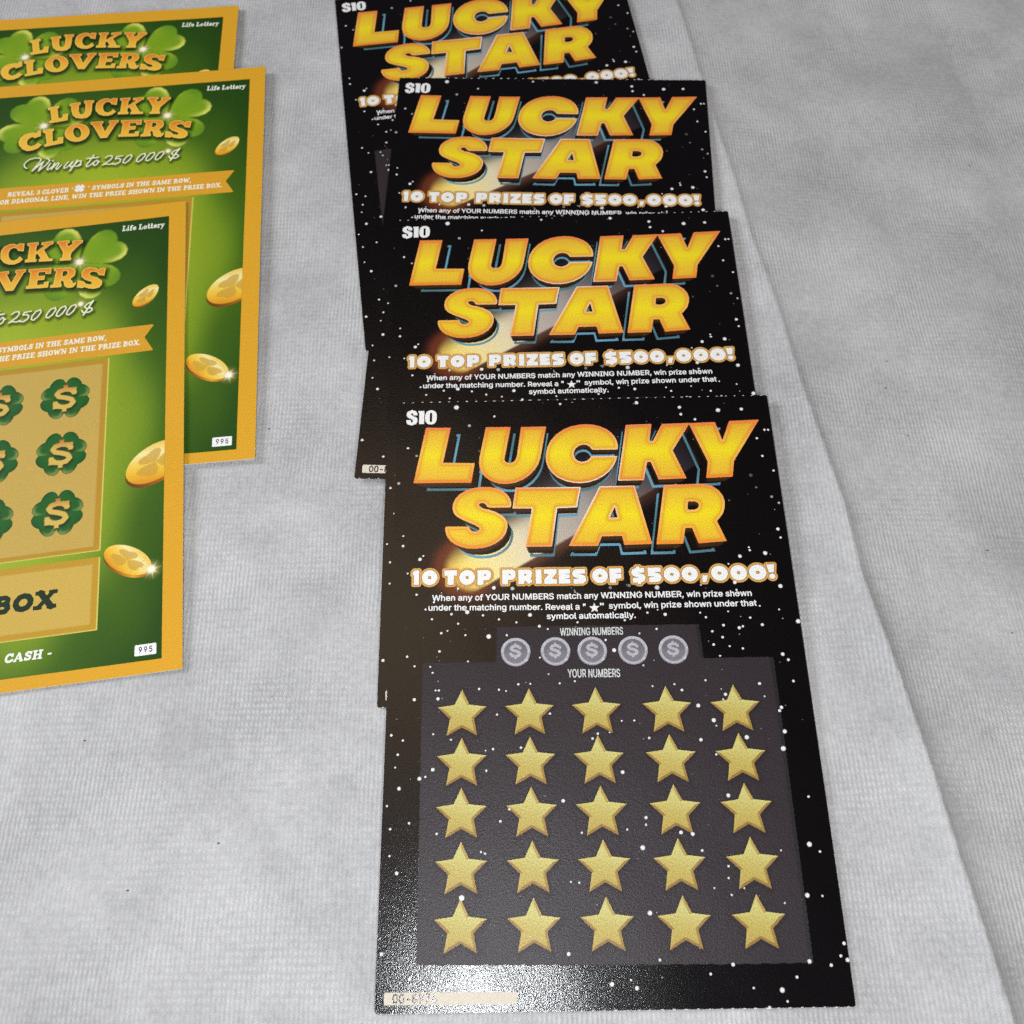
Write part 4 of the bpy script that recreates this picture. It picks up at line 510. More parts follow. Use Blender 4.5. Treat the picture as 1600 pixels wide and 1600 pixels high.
def cloth_material():
    m, nt, b = new_mat('nonwoven_cloth'); L = nt.links.new
    tc = N(nt, 'ShaderNodeTexCoord')
    # slow wander of the weave, so that threads are never dead straight
    w1 = N(nt, 'ShaderNodeTexNoise'); w1.inputs['Scale'].default_value = 22; w1.inputs['Detail'].default_value = 2
    L(tc.outputs['Object'], w1.inputs['Vector'])
    sub = N(nt, 'ShaderNodeVectorMath', operation='SUBTRACT'); sub.inputs[1].default_value = (.5, .5, .5)
    L(w1.outputs['Color'], sub.inputs[0])
    sc = N(nt, 'ShaderNodeVectorMath', operation='SCALE'); sc.inputs['Scale'].default_value = .0022
    L(sub.outputs['Vector'], sc.inputs[0])
    w2 = N(nt, 'ShaderNodeTexNoise'); w2.inputs['Scale'].default_value = 420; w2.inputs['Detail'].default_value = 2
    L(tc.outputs['Object'], w2.inputs['Vector'])
    sub2 = N(nt, 'ShaderNodeVectorMath', operation='SUBTRACT'); sub2.inputs[1].default_value = (.5, .5, .5)
    L(w2.outputs['Color'], sub2.inputs[0])
    sc2 = N(nt, 'ShaderNodeVectorMath', operation='SCALE'); sc2.inputs['Scale'].default_value = .0006
    L(sub2.outputs['Vector'], sc2.inputs[0])
    a1 = N(nt, 'ShaderNodeVectorMath', operation='ADD'); L(tc.outputs['Object'], a1.inputs[0]); L(sc.outputs['Vector'], a1.inputs[1])
    a2 = N(nt, 'ShaderNodeVectorMath', operation='ADD'); L(a1.outputs['Vector'], a2.inputs[0]); L(sc2.outputs['Vector'], a2.inputs[1])
    sp = N(nt, 'ShaderNodeSeparateXYZ'); L(a2.outputs['Vector'], sp.inputs[0])
    def wave(sock, pitch, ph):
        k = N(nt, 'ShaderNodeMath', operation='MULTIPLY_ADD'); k.inputs[1].default_value = 2 * math.pi / pitch; k.inputs[2].default_value = ph
        L(sock, k.inputs[0])
        s = N(nt, 'ShaderNodeMath', operation='SINE'); L(k.outputs[0], s.inputs[0])
        return s.outputs[0]
    sx = wave(sp.outputs['X'], .00104, 0.3); sy = wave(sp.outputs['Y'], .00150, 1.1)
    # where the warp or the weft shows more strongly
    sel = N(nt, 'ShaderNodeTexNoise'); sel.inputs['Scale'].default_value = 55; sel.inputs['Detail'].default_value = 3
    L(tc.outputs['Object'], sel.inputs['Vector'])
    mr = N(nt, 'ShaderNodeMapRange'); mr.inputs['From Min'].default_value = .32; mr.inputs['From Max'].default_value = .68
    L(sel.outputs['Fac'], mr.inputs['Value'])
    # rice-grain beads: warp threads (x) broken up by the weft (y)
    bead = N(nt, 'ShaderNodeMath', operation='MULTIPLY'); 
    ux = N(nt, 'ShaderNodeMath', operation='MULTIPLY_ADD'); ux.inputs[1].default_value = .5; ux.inputs[2].default_value = .5; L(sx, ux.inputs[0])
    uy = N(nt, 'ShaderNodeMath', operation='MULTIPLY_ADD'); uy.inputs[1].default_value = .5; uy.inputs[2].default_value = .5; L(sy, uy.inputs[0])
    L(ux.outputs[0], bead.inputs[0]); L(uy.outputs[0], bead.inputs[1])
    b2 = N(nt, 'ShaderNodeMath', operation='MULTIPLY_ADD'); b2.inputs[1].default_value = 2.2; b2.inputs[2].default_value = -.8; L(bead.outputs[0], b2.inputs[0])
    mixw = N(nt, 'ShaderNodeMix'); mixw.data_type = 'FLOAT'
    L(mr.outputs['Result'], mixw.inputs[0]); L(sx, mixw.inputs[2]); L(b2.outputs[0], mixw.inputs[3])
    fib = N(nt, 'ShaderNodeTexNoise'); fib.inputs['Scale'].default_value = 700; fib.inputs['Detail'].default_value = 4; fib.inputs['Roughness'].default_value = .65
    L(tc.outputs['Object'], fib.inputs['Vector'])
    # threads are plain to see in some patches and flattened in others
    amp = N(nt, 'ShaderNodeTexNoise'); amp.inputs['Scale'].default_value = 38; amp.inputs['Detail'].default_value = 3
    L(tc.outputs['Object'], amp.inputs['Vector'])
    am = N(nt, 'ShaderNodeMapRange'); am.inputs['From Min'].default_value = .35; am.inputs['From Max'].default_value = .65
    am.inputs['To Min'].default_value = .35; am.inputs['To Max'].default_value = 1.25
    L(amp.outputs['Fac'], am.inputs['Value'])
    mw = N(nt, 'ShaderNodeMath', operation='MULTIPLY'); L(mixw.outputs[0], mw.inputs[0]); L(am.outputs['Result'], mw.inputs[1])
    hsum = N(nt, 'ShaderNodeMath', operation='MULTIPLY_ADD'); hsum.inputs[1].default_value = .30
    L(mw.outputs[0], hsum.inputs[0]); L(fib.outputs['Fac'], hsum.inputs[2])
    csum = N(nt, 'ShaderNodeMath', operation='MULTIPLY_ADD'); csum.inputs[1].default_value = .18
    L(mw.outputs[0], csum.inputs[0]); L(fib.outputs['Fac'], csum.inputs[2])
    mot = N(nt, 'ShaderNodeTexNoise'); mot.inputs['Scale'].default_value = 75; mot.inputs['Detail'].default_value = 4; mot.inputs['Roughness'].default_value = .6
    L(tc.outputs['Object'], mot.inputs['Vector'])
    h2 = N(nt, 'ShaderNodeMath', operation='MULTIPLY_ADD'); h2.inputs[1].default_value = .75
    L(mot.outputs['Fac'], h2.inputs[0]); L(csum.outputs[0], h2.inputs[2])
    big = N(nt, 'ShaderNodeTexNoise'); big.inputs['Scale'].default_value = 24; big.inputs['Detail'].default_value = 3; big.inputs['Roughness'].default_value = .6
    L(tc.outputs['Object'], big.inputs['Vector'])
    h3 = N(nt, 'ShaderNodeMath', operation='MULTIPLY_ADD'); h3.inputs[1].default_value = 1.15
    L(big.outputs['Fac'], h3.inputs[0]); L(h2.outputs[0], h3.inputs[2])
    h2 = h3
    cr = N(nt, 'ShaderNodeValToRGB')
    cr.color_ramp.elements[0].position = .50; cr.color_ramp.elements[0].color = (.342, .343, .354, 1)
    cr.color_ramp.elements[1].position = 1.0; cr.color_ramp.elements[1].color = (.606, .606, .612, 1)
    k = N(nt, 'ShaderNodeMath', operation='MULTIPLY'); k.inputs[1].default_value = .515; L(h2.outputs[0], k.inputs[0])
    L(k.outputs[0], cr.inputs['Fac']); L(cr.outputs['Color'], b.inputs['Base Color'])
    bp = N(nt, 'ShaderNodeBump'); bp.inputs['Strength'].default_value = .7; bp.inputs['Distance'].default_value = .00016
    L(hsum.outputs[0], bp.inputs['Height']); L(bp.outputs['Normal'], b.inputs['Normal'])
    b.inputs['Roughness'].default_value = .46; b.inputs['Specular IOR Level'].default_value = .30
    b.inputs['Sheen Weight'].default_value = .08
    return m
M_CLOTH = cloth_material()

# ------------------------------------------------------------------ scene helpers
def add(name, me, mat, parent):
    o = bpy.data.objects.new(name, me)
    if not me.materials: me.materials.append(mat)
    COL.objects.link(o)
    o.parent = parent
    return o
def thing(name, label, cat, group=None):
    o = bpy.data.objects.new(name, None); COL.objects.link(o)
    o.empty_display_size = .02
    o['label'] = label; o['category'] = cat
    if group: o['group'] = group
    return o
def dup(root, skip=()):
    r = root.copy(); COL.objects.link(r)
    for ch in list(root.children):
        c = ch.copy(); COL.objects.link(c); c.parent = r
        for g in list(ch.children):
            if g.name.split('.')[0] in skip: continue
            k = g.copy(); COL.objects.link(k); k.parent = c
    return r
def card_mesh(name, x0, y0, x1, y1, t, r, top_rgb, side_mat, top_mat):
    """thin arched card with rounded corners; the top face carries the ink colour"""
    P = []
    for cx, cy, a0 in ((x1 - r, y1 - r, 0), (x0 + r, y1 - r, 90), (x0 + r, y0 + r, 180), (x1 - r, y0 + r, 270)):
        for k in range(4):
            a = math.radians(a0 + k * 30); P.append((cx + r * math.cos(a), cy + r * math.sin(a)))
    me = fill(name, sd_poly(P), const(*top_rgb), res=.4, z=t)
    n = len(me.vertices); nf = len(me.polygons)
    co = np.empty(n * 3); me.vertices.foreach_get('co', co); co = co.reshape(-1, 3)
    F = [list(p.vertices) for p in me.polygons]
    cnt = {}
    for f in F:
        for k in range(len(f)):
            e = (f[k], f[(k + 1) % len(f)]); cnt[e] = 1
    rim = [e for e in cnt if (e[1], e[0]) not in cnt]
    low = co.copy(); low[:, 2] -= t * MM
    F += [[v + n for v in f][::-1] for f in F]
    F += [[b_, a_, a_ + n, b_ + n] for a_, b_ in rim]
    bpy.data.meshes.remove(me)
    me = bpy.data.meshes.new(name); me.from_pydata(np.vstack([co, low]).tolist(), [], F)
    c = np.empty((2 * n, 4)); c[:, :3] = lin(top_rgb); c[:, 3] = 1
    ink(me, c)
    me.materials.append(top_mat); me.materials.append(side_mat)
    me.polygons.foreach_set('material_index', [0] * nf + [1] * (len(F) - nf))
    return me

T = 0.30                      # card thickness, mm
def Z(k): return T + 0.012 * k
def lay(o, x, y, k, oy=0.0):
    """lay a small flat print on the arched card: lifted to layer k and tilted with the surface"""
    e = 2.0
    sx = float(bow(x + e, y + oy) - bow(x - e, y + oy)) / (2 * e); sy = float(bow(x, y + oy + e) - bow(x, y + oy - e)) / (2 * e)
    o.location = (x * MM, y * MM, (Z(k) + float(bow(x, y + oy)) - sy * oy) * MM)
    o.rotation_euler = (math.atan(sy), -math.atan(sx), 0)

# ------------------------------------------------------------------ tablecloth
CREST = np.array(DATA['crest'][::-1])           # from near to far
CREST = np.vstack([CREST[0] - (CREST[3] - CREST[0]) * 8, CREST, CREST[-1] + (CREST[-1] - CREST[-4]) * 8])
def crest_dist(x, y):
    best = np.full(x.shape, 1e9); sg = np.zeros(x.shape)
    for i in range(len(CREST) - 1):
        p, q = CREST[i], CREST[i + 1]; e = q - p
        wx, wy = x - p[0], y - p[1]
        t = np.clip((wx * e[0] + wy * e[1]) / (e @ e), 0, 1)
        bx, by = wx - e[0] * t, wy - e[1] * t
        d = np.hypot(bx, by); s = np.sign(e[0] * wy - e[1] * wx)     # + on the left
        m = d < best
        best = np.where(m, d, best); sg = np.where(m, s, sg)
    return best * np.where(sg == 0, 1, sg)
rng = np.random.RandomState(5)
WAVES = [(rng.uniform(35, 110), rng.uniform(0, 6.28), rng.uniform(0, 6.28)) for _ in range(14)]
def cloth_z(x, y):
    d = crest_dist(x, y)
    hc = 3.8 - 2.6 * sstep(40, 200, y)
    left = hc * np.exp(-np.maximum(d, 0) / 8.0)
    right = hc * (.50 * np.exp(np.minimum(d, 0) / 1.1) + .50 * np.exp(np.minimum(d, 0) / 11.0))
    z = np.where(d > 0, left, right) - .085 * np.clip(-d, 0, 90)
    z = z - .85 - .95 * sstep(40, 125, y)
    und = np.zeros(x.shape)
    for lam, a, ph in WAVES:
        und += np.sin((x * math.cos(a) + y * math.sin(a)) * 6.283 / lam + ph) * lam / 110
    far = sstep(-4, -60, d)                    # the free cloth to the right of the crease is rumpled
    z = z + und * (.05 + .30 * far)
    return z
def spaced(lo, hi, step, outer):
    g = list(np.arange(lo, hi + step, step))
    s = step
    a = g[0]
    while a > outer[0] and outer[0] < lo - 10:
        s *= 1.35; a -= s; g.insert(0, a)
    s = step; a = g[-1]
    while a < outer[1] and outer[1] > hi + 11:
        s *= 1.35; a += s; g.append(a)
    return np.array(g)
gx = np.concatenate([spaced(-160, 80, 1.5, (-700, 90)), np.arange(82.2, 136, .6), spaced(136.8, 240, 1.5, (130, 800))]); gy = spaced(-25, 345, 1.2, (-600, 1000))
X, Y = np.meshgrid(gx, gy)
I = np.arange(X.size).reshape(X.shape)
F = np.stack([I[:-1, :-1], I[:-1, 1:], I[1:, 1:], I[1:, :-1]], -1).reshape(-1, 4)
ZZ = cloth_z(X.ravel(), Y.ravel())
me = bpy.data.meshes.new('tablecloth')
me.from_pydata(np.stack([X.ravel() * MM, Y.ravel() * MM, ZZ * MM], 1).tolist(), [], F.tolist())
me.polygons.foreach_set('use_smooth', [True] * len(me.polygons))
me.materials.append(M_CLOTH)
cloth = bpy.data.objects.new('tablecloth', me); COL.objects.link(cloth)
cloth['label'] = 'white textured tablecloth with a pressed fold line, spread under all the cards'
cloth['category'] = 'tablecloth'
for k, (sx, sy) in enumerate(DATA['specks']):
    e = sd_ell((sx, sy), (.20 + .06 * (k % 3), .08), (-.05, .14))
    sm = fill('lint_speck', e, const(10, 10, 10), res=.1, z=0, curved=False)
    zz = float(cloth_z(np.array([sx]), np.array([sy]))[0]) + .09
    so = add('lint_speck', sm, M_LINT, cloth); so.location.z = zz * MM

# ------------------------------------------------------------------ black ticket
W, L = 100.0, DATA['L']
BLACK = (9, 5, 8)
def title_parts():
    outer = []; holes = []
    for ch, rings in DATA['title'].items():
        outer.append(sd_poly(rings[0]))
        holes += [sd_poly(r) for r in rings[1:]]
    return outer, union(outer), holes
outer, U, holes = title_parts()
Hs = union(holes)
title = minus(U, Hs)
title.box = U.box
LINE1 = (124.4, 139.6); LINE2 = (104.6, 122.6)
C0 = np.array(DATA['comet'][0]) + (.9, .9); C1 = np.array(DATA['comet'][1])
CU = (C1 - C0) / np.hypot(*(C1 - C0)); CN = np.array([-CU[1], CU[0]])
def title_colour(x, y, d):
    ym = np.where(y > 123.3, (y - LINE1[0]) / (LINE1[1] - LINE1[0]), (y - LINE2[0]) / (LINE2[1] - LINE2[0]))
    face = ramp(np.clip(ym, 0, 1), [(0, (244, 192, 60)), (.22, (247, 205, 54)), (.5, (253, 230, 40)), (.75, (247, 207, 54)), (1, (241, 184, 56))])
    inner = .30 * sstep(-2.0, -.9, d) + .70 * sstep(-1.08, -.80, d)                     # printed orange band just inside the rim
    face = mix3(face, lin((214, 122, 26)), inner * .62)
    rimc = ramp(np.clip(ym, 0, 1), [(0, (250, 146, 58)), (.25, (254, 180, 78)), (.55, (255, 196, 92)), (.8, (252, 174, 82)), (1, (248, 140, 76))])
    col = mix3(face, rimc, sstep(-.78, -.60, d))
    # glints of the comet on the outermost line of the lower word
    s = (np.stack([x, y], 1) - C0) @ CU; n = (np.stack([x, y], 1) - C0) @ CN
    g = np.exp(-((s - 34) / 17) ** 2) * np.exp(-((n - 3) / 9) ** 2)
    col = mix3(col, lin((255, 244, 226)), sstep(-.34, -.16, d) * np.clip(g * 1.3, 0, 1))
    return np.concatenate([col, np.ones((len(x), 1))], 1)
me_title = fill('title_lettering', title, title_colour, res=.15, z=Z(6))
def back_tf(t):
    """letters moved and narrowed towards the middle: the printed depth of the title"""
    k = 1 - .083 * t; xc = 46.6
    def fwd(x, y):
        xx = xc + (x - xc) / k
        yy = y + t * (2.0 + .0195 * (139.7 - y))
        return xx, yy
    b = title.box
    return warp(title, fwd, (b[0] - 2, b[1] - 4, b[2] + 2, b[3] + 1))
deep = [back_tf(t) for t in (.08, .2, .32, .44, .56, .66)]
depth_sdf = union(deep)
def depth_colour(x, y, d):
    low = np.clip((title(x, y - .0) - .1) / 1.4, 0, 1)
    below = title(x, y + 1.1)
    c = mix3(lin((20, 8, 4)), lin((62, 40, 22)), sstep(.4, -.5, below))
    a = sstep(0, -.12, d)
    return np.concatenate([c, a[:, None]], 1)
me_depth = fill('title_depth', depth_sdf, depth_colour, res=.2, z=Z(5))
blue_t = back_tf(1.0)
def blue_sdf(x, y): return np.abs(blue_t(x, y) + .34) - .34
blue_sdf.box = blue_t.box
def blue_colour(x, y, d):
    t = np.clip((y - 100) / 40, 0, 1)
    c = ramp(.5 + .5 * np.sin(x * .16 + y * .23), [(0, (84, 128, 140)), (1, (112, 172, 198))])
    return np.concatenate([c, np.full((len(x), 1), .92)], 1)
me_blue = fill('title_outline', blue_sdf, blue_colour, res=.16, z=Z(4))

# comet artwork behind the title
def comet_colour(x, y, d):
    p = np.stack([x, y], 1) - C0
    s = p @ CU; n = p @ CN
    # body: hard lower border, soft upper border, fading towards the tail
    low = sstep(-6.3, -5.6, n + .05 * np.maximum(s, 0) * 0)
    up = np.exp(-np.maximum(n - 1, 0) ** 2 / (2 * (3.5 + .05 * s) ** 2))
    head = sstep(-9.5, -2, s)
    fade = np.interp(s, [-8, 0, 12, 24, 32, 40, 50, 60, 70], [.95, 1, 1, .95, .8, .50, .34, .18, 0])
    round_ = sstep(7.8, 5.4, np.hypot(np.minimum(s, 0), n - .6))
    a = low * up * fade * np.where(s < 0, round_, 1)
    c = ramp(s, [(-8, (250, 190, 90)), (-2, (254, 226, 120)), (5, (248, 230, 164)), (14, (236, 222, 184)), (22, (200, 186, 170)), (34, (190, 180, 174)), (46, (150, 140, 142)), (70, (90, 82, 92))])
    dim = sstep(3, 8.5, n)
    c = mix3(c, ramp(s, [(-8, (214, 120, 60)), (4, (196, 170, 130)), (20, (150, 140, 134)), (50, (92, 84, 92))]), dim)
    # brown fringe under the lower border
    fr = np.exp(-((n + 6.1) / 2.2) ** 2) * np.interp(s, [-4, 4, 20, 40, 60], [0, .55, .75, .55, 0])
    fc = lin((112, 74, 58))
    # red ring round the head
    rr = np.hypot(s + 1.5, n - .8)
    ring = np.exp(-((rr - 6.9) / 1.9) ** 2) * sstep(6, -2, s) * .36
    rc = lin((172, 86, 56))
    A = a; C = c
    for al, cc in ((fr, fc), (ring, rc)):
        extra = al * (1 - A)
        An = A + extra
        C = (C * A[:, None] + cc * extra[:, None]) / np.maximum(An, 1e-4)[:, None]
        A = An
    return np.concatenate([C, np.clip(A, 0, 1)[:, None]], 1)
me_comet = grid_mesh('comet_art', 5, 86, 82, 139, .4, comet_colour, Z(1))

# faint specks and stars of the night-sky print
stars = [tuple(v) for v in DATA['dots']]
rnd = random.Random(11)
for k in range(150):
    stars.append((rnd.uniform(1, 99), rnd.uniform(2, L - 1), rnd.uniform(.10, .17), rnd.choice((.12, .2, .3, .5))))
def dot_mesh(name, z):
    V = []; Fc = []; Cc = []
    for x, y, r, a in stars:
        if not (0.15 < x < 99.85): continue
        n = len(V); K = 10
        for rr, al in ((0, 1), (r * .72, 1), (r * 1.12, 0)):
            for k in range(K if rr else 1):
                t = 6.2832 * k / K
                V.append(((x + rr * math.cos(t)) * MM, (y + rr * math.sin(t)) * MM, (z + float(bow(x, y))) * MM)); Cc.append((.80, .80, .79, al * a))
        for k in range(K):
            k2 = (k + 1) % K
            Fc.append((n, n + 1 + k, n + 1 + k2))
            Fc.append((n + 1 + k, n + 1 + K + k, n + 1 + K + k2, n + 1 + k2))
    me = bpy.data.meshes.new(name); me.from_pydata(V, [], Fc); ink(me, Cc)
    return me
me_dots = dot_mesh('night_sky_stars', Z(16))

prize = union([prize_glyph(*g) for g in DATA['prize']])
def prize_colour(x, y, d):
    c = mix3(lin((250, 248, 244)), lin((86, 52, 16)), sstep(.0, .10, d))
    c = mix3(c, lin((238, 176, 76)), sstep(.15, .24, d))
    c = mix3(c, lin((206, 158, 96)), sstep(.42, .55, d))
    return np.concatenate([c, sstep(.68, .56, d)[:, None]], 1)
me_prize = fill('prize_line', prize, prize_colour, res=.10, level=.70, z=Z(8))
me_price = fill('price_mark', union([price_glyph(*g) for g in DATA['price']]), const(250, 250, 248), res=.10, z=Z(8))
me_instr = text_mesh('instructions', DATA['instr'], (246, 246, 246), Z(8), .055)
me_istar = fill('instruction_star', sd_poly(star_pts(DATA['instr_star'][0], DATA['instr_star'][1], 1.35, .56)), const(248, 248, 248), res=.08, z=Z(9))

panel = sd_poly(DATA['panel'])
def wobble(s, amp, k):
    def f(x, y): return s(x, y) + amp * (np.sin(x * k) * np.cos(y * k * 1.3) + .6 * np.sin(y * k * 2.7 + x))
    f.box = s.box
    return f
me_panel = fill('scratch_panel', wobble(panel, .05, 1.3), const(45, 36, 42), res=.5, z=Z(3))
me_fringe = fill('latex_fringe', wobble(sd_poly([(x + .85, y - (.12 if y < 20 else 0)) for x, y in DATA['panel']]), .10, 1.7), const(30, 28, 31), res=.25, z=Z(2))
me_ptext = text_mesh('panel_caption', DATA['panel_txt'], (208, 212, 208), Z(12), .05)

CX = [17.85, 33.68, 49.4, 65.95, 81.92]; TY = [68.5, 57.1, 45.75, 34.05, 22.2]
def star_mesh():
    """five-pointed gold star with its printed bevel; tip at (0,0) top, centred on x"""
    R = 6.05; cy = -R
    Pn = sd_poly(star_pts(0, cy, R, R * .49))
    def col(x, y, d):
        e = 1e-2
        gx = (Pn(x + e, y) - Pn(x - e, y)) / (2 * e); gy = (Pn(x, y + e) - Pn(x, y - e)) / (2 * e)
        lightdir = gx * -.35 + gy * .94                       # printed relief: upper facets pale, lower facets brown
        right = gx * .9 + gy * -.3
        face = ramp(np.clip((y - cy) / R * .5 + .5 + x / R * .15, 0, 1), [(0, (184, 156, 76)), (.45, (196, 178, 92)), (.8, (208, 201, 126)), (1, (200, 184, 104))])
        bev = ramp(np.clip(lightdir * .5 + .5, 0, 1), [(0, (146, 106, 52)), (.4, (158, 118, 56)), (.62, (190, 158, 74)), (.8, (220, 198, 104)), (1, (226, 212, 124))])
        t = sstep(-.66, -.50, d) * np.where(lightdir > .2, .25, .85)
        c = mix3(face, bev, t)
        return np.concatenate([c, np.ones((len(x), 1))], 1)
    return fill('star_symbol', Pn, col, res=.10, z=0, curved=False)
me_star = star_mesh()
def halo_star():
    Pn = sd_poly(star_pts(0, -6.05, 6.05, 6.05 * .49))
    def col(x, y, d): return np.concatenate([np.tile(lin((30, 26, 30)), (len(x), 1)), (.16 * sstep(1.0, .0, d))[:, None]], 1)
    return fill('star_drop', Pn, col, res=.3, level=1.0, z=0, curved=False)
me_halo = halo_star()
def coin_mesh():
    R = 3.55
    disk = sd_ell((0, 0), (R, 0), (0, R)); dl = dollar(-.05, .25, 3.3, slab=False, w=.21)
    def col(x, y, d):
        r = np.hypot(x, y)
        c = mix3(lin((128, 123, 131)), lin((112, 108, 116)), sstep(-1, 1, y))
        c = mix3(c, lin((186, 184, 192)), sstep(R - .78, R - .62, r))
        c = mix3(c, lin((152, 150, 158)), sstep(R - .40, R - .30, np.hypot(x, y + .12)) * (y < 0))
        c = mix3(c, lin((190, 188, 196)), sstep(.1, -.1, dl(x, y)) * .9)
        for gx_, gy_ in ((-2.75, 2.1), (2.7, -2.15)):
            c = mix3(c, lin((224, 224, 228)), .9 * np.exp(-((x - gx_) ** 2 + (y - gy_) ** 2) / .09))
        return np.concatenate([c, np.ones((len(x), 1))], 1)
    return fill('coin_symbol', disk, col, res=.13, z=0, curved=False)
me_coin = coin_mesh()
strip = np.array(DATA['strip'])
me_strip = fill('serial_strip', sd_poly(strip), const(228, 218, 202), res=.4, z=Z(3))
me_serial = text_mesh('serial_number', DATA['strip_txt'], (44, 42, 40), Z(5), .06)
def perforation(yy):
    V = []; Fc = []
    r2 = random.Random(3)
    if True:
        x = 1.4
        while x < 98.6:
            w = r2.uniform(.20, .42); h = r2.uniform(.07, .15)
            n = len(V); o = r2.uniform(-.04, .06)
            for k in range(8):
                a = k * math.pi / 4
                V.append(((x + w * math.cos(a)) * MM, (yy + o + h * math.sin(a)) * MM, (Z(4) - .02 + float(bow(x, yy))) * MM))
            Fc.append(list(range(n, n + 8)))
            x += 2.43 + r2.uniform(-.15, .15)
    me = bpy.data.meshes.new('perforation_fibres'); me.from_pydata(V, [], Fc); me.materials.append(M_PAPER)
    return me
me_perf = [perforation(0.0), perforation(L)]
me_card = card_mesh('card', 0, 0, W, L, T, .45, BLACK, M_EDGE, M_INK)

def make_black(label):
    t = thing('scratch_card', label, 'scratch card', 'black scratch cards laid in an overlapping row')
    add('card', me_card, M_INK, t)
    add('comet_art', me_comet, M_INK, t)
    bl = add('title_outline', me_blue, M_INK, t)
    ti = add('title_lettering', me_title, M_INK, t)
    add('title_depth', me_depth, M_INK, t)
    add('night_sky_stars', me_dots, M_INK, t)
    add('prize_line', me_prize, M_INK, t)
    add('price_mark', me_price, M_INK, t)
    ins = add('instructions', me_instr, M_INK, t)
    add('instruction_star', me_istar, M_INK, ins)
    p = add('scratch_panel', me_panel, M_LATEX, t)
    add('latex_fringe', me_fringe, M_LATEX, t)
    add('panel_caption', me_ptext, M_LATEX, p)
    for cx, cy in DATA['coins']:
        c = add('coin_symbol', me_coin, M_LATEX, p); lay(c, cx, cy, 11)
    for y in TY:
        for x in CX:
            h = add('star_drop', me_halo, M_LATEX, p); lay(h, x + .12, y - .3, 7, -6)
            c = add('star_symbol', me_star, M_LATEX, p); lay(c, x, y, 11, -6)
    s = add('serial_strip', me_strip, M_PLAIN, t)
    add('serial_number', me_serial, M_INK, s)
    for mp in me_perf: add('perforation_fibres', mp, M_PAPER, t)
    return t
def pose(o, key, z_near, z_far, length):
    x, y, th = DATA['poses'][key] if key != 'D' else (0, 0, 0)
    pitch = math.atan2(z_far - z_near, length)
    M = Matrix.Translation(Vector((x, y, z_near - T)) * MM) @ Matrix.Rotation(th, 4, 'Z') @ Matrix.Rotation(pitch, 4, 'X')
    o.matrix_world = M
front = make_black('frontmost black scratch card, shown whole with its grid of gold stars')
c2 = dup(front, ('star_symbol', 'star_drop', 'coin_symbol'))
c2['label'] = 'black scratch card lying directly under the frontmost one, its rule text still readable'
c3 = dup(c2)
c3['label'] = 'black scratch card third from the front, white serial strip at its lower left corner'
c4 = dup(c2)
c4['label'] = 'rearmost black scratch card, tilted left and cut off by the top edge of the photo'
pose(front, 'D', -.40, 1.10, L)
pose(c2, 'C', -.30, .80, L)
pose(c3, 'B', -.35, .22, L)
pose(c4, 'A', -.80, -.60, L)

# ------------------------------------------------------------------ green ticket (origin at its lower right corner)
G = DATA['G']
GW, GL = 102.0, 149.0
GOLD = (229, 170, 42)
FX0, FX1, FY0, FY1 = -GW + 5.05, -5.05, 3.3, GL - 5.4
XM = -GW / 2
def field_colour(x, y, d):
    u = (x - XM) / 47; v = (y - 74) / 62
    r = np.sqrt(u * u * 1.0 + np.where(v > 0, v * 1.02, v * .80) ** 2 * .95)
    r = r + .05 * np.sin(x * .23 + 1) * np.sin(y * .11)
    c = ramp(r, [(0, (172, 192, 36)), (.45, (166, 186, 38)), (.62, (154, 176, 34)), (.80, (118, 148, 28)), (.98, (66, 102, 12)), (1.2, (38, 76, 8)), (1.6, (28, 60, 6))])
    return np.concatenate([c, np.ones((len(x), 1))], 1)
me_field = grid_mesh('printed_field', FX0, FY0, FX1, FY1, 1.0, field_colour, Z(1))
field_clip = rect_sdf(FX0, FY0, FX1, FY1)
def big_clover(cx, cy, angs):
    leaves = [inter(leaf(cx, cy, math.radians(a), 14.4, .74), field_clip) for a in angs]
    u = union(leaves)
    def col(x, y, d):
        c = np.zeros((len(x), 3)); best = np.full(len(x), 1e3)
        for a, lf in zip(angs, leaves):
            ar = math.radians(a); dx, dy = x - cx, y - cy
            s = (dx * math.cos(ar) + dy * math.sin(ar)) / 14.6; n = (-dx * math.sin(ar) + dy * math.cos(ar)) / 14.6
            dl = lf(x, y)
            base = ramp(np.clip(.5 + .55 * (s - .5) * -.6 + .5 * np.abs(n), 0, 1), [(0, (84, 148, 34)), (.45, (126, 168, 28)), (.75, (142, 178, 30)), (1, (132, 172, 34))])
            dark = sstep(.55, 1.0, s) * sstep(-.1, .6, n)
            base = mix3(base, lin((44, 118, 42)), dark * .75)
            hl = sstep(-2.6, -.5, dl) * (sstep(.0, -.55, n) * sstep(.3, .8, s) + .75 * sstep(.35, .5, n) * sstep(.75, .4, s))
            base = mix3(base, lin((236, 238, 110)), np.clip(hl * 1.25, 0, 1))
            m_ = dl < best
            c[m_] = base[m_]; best = np.where(m_, dl, best)
        return np.concatenate([c, (sstep(.1, -.5, best) * .92)[:, None]], 1)
    return fill('clover_art', u, col, res=.35, level=.1, z=Z(2))
me_cl1 = big_clover(*G['clover_c'][0], (122, 205, -58, 38))
me_cl2 = big_clover(*G['clover_c'][1], (128, 222, -52, 32))
gout = []; gh = []
for ch, rings in G['title'].items():
    o_ = sd_poly(rings[0])
    gout.append(minus(o_, sd_poly(rings[1])) if len(rings) > 1 else o_)
gt = union(gout)
ROW = {}
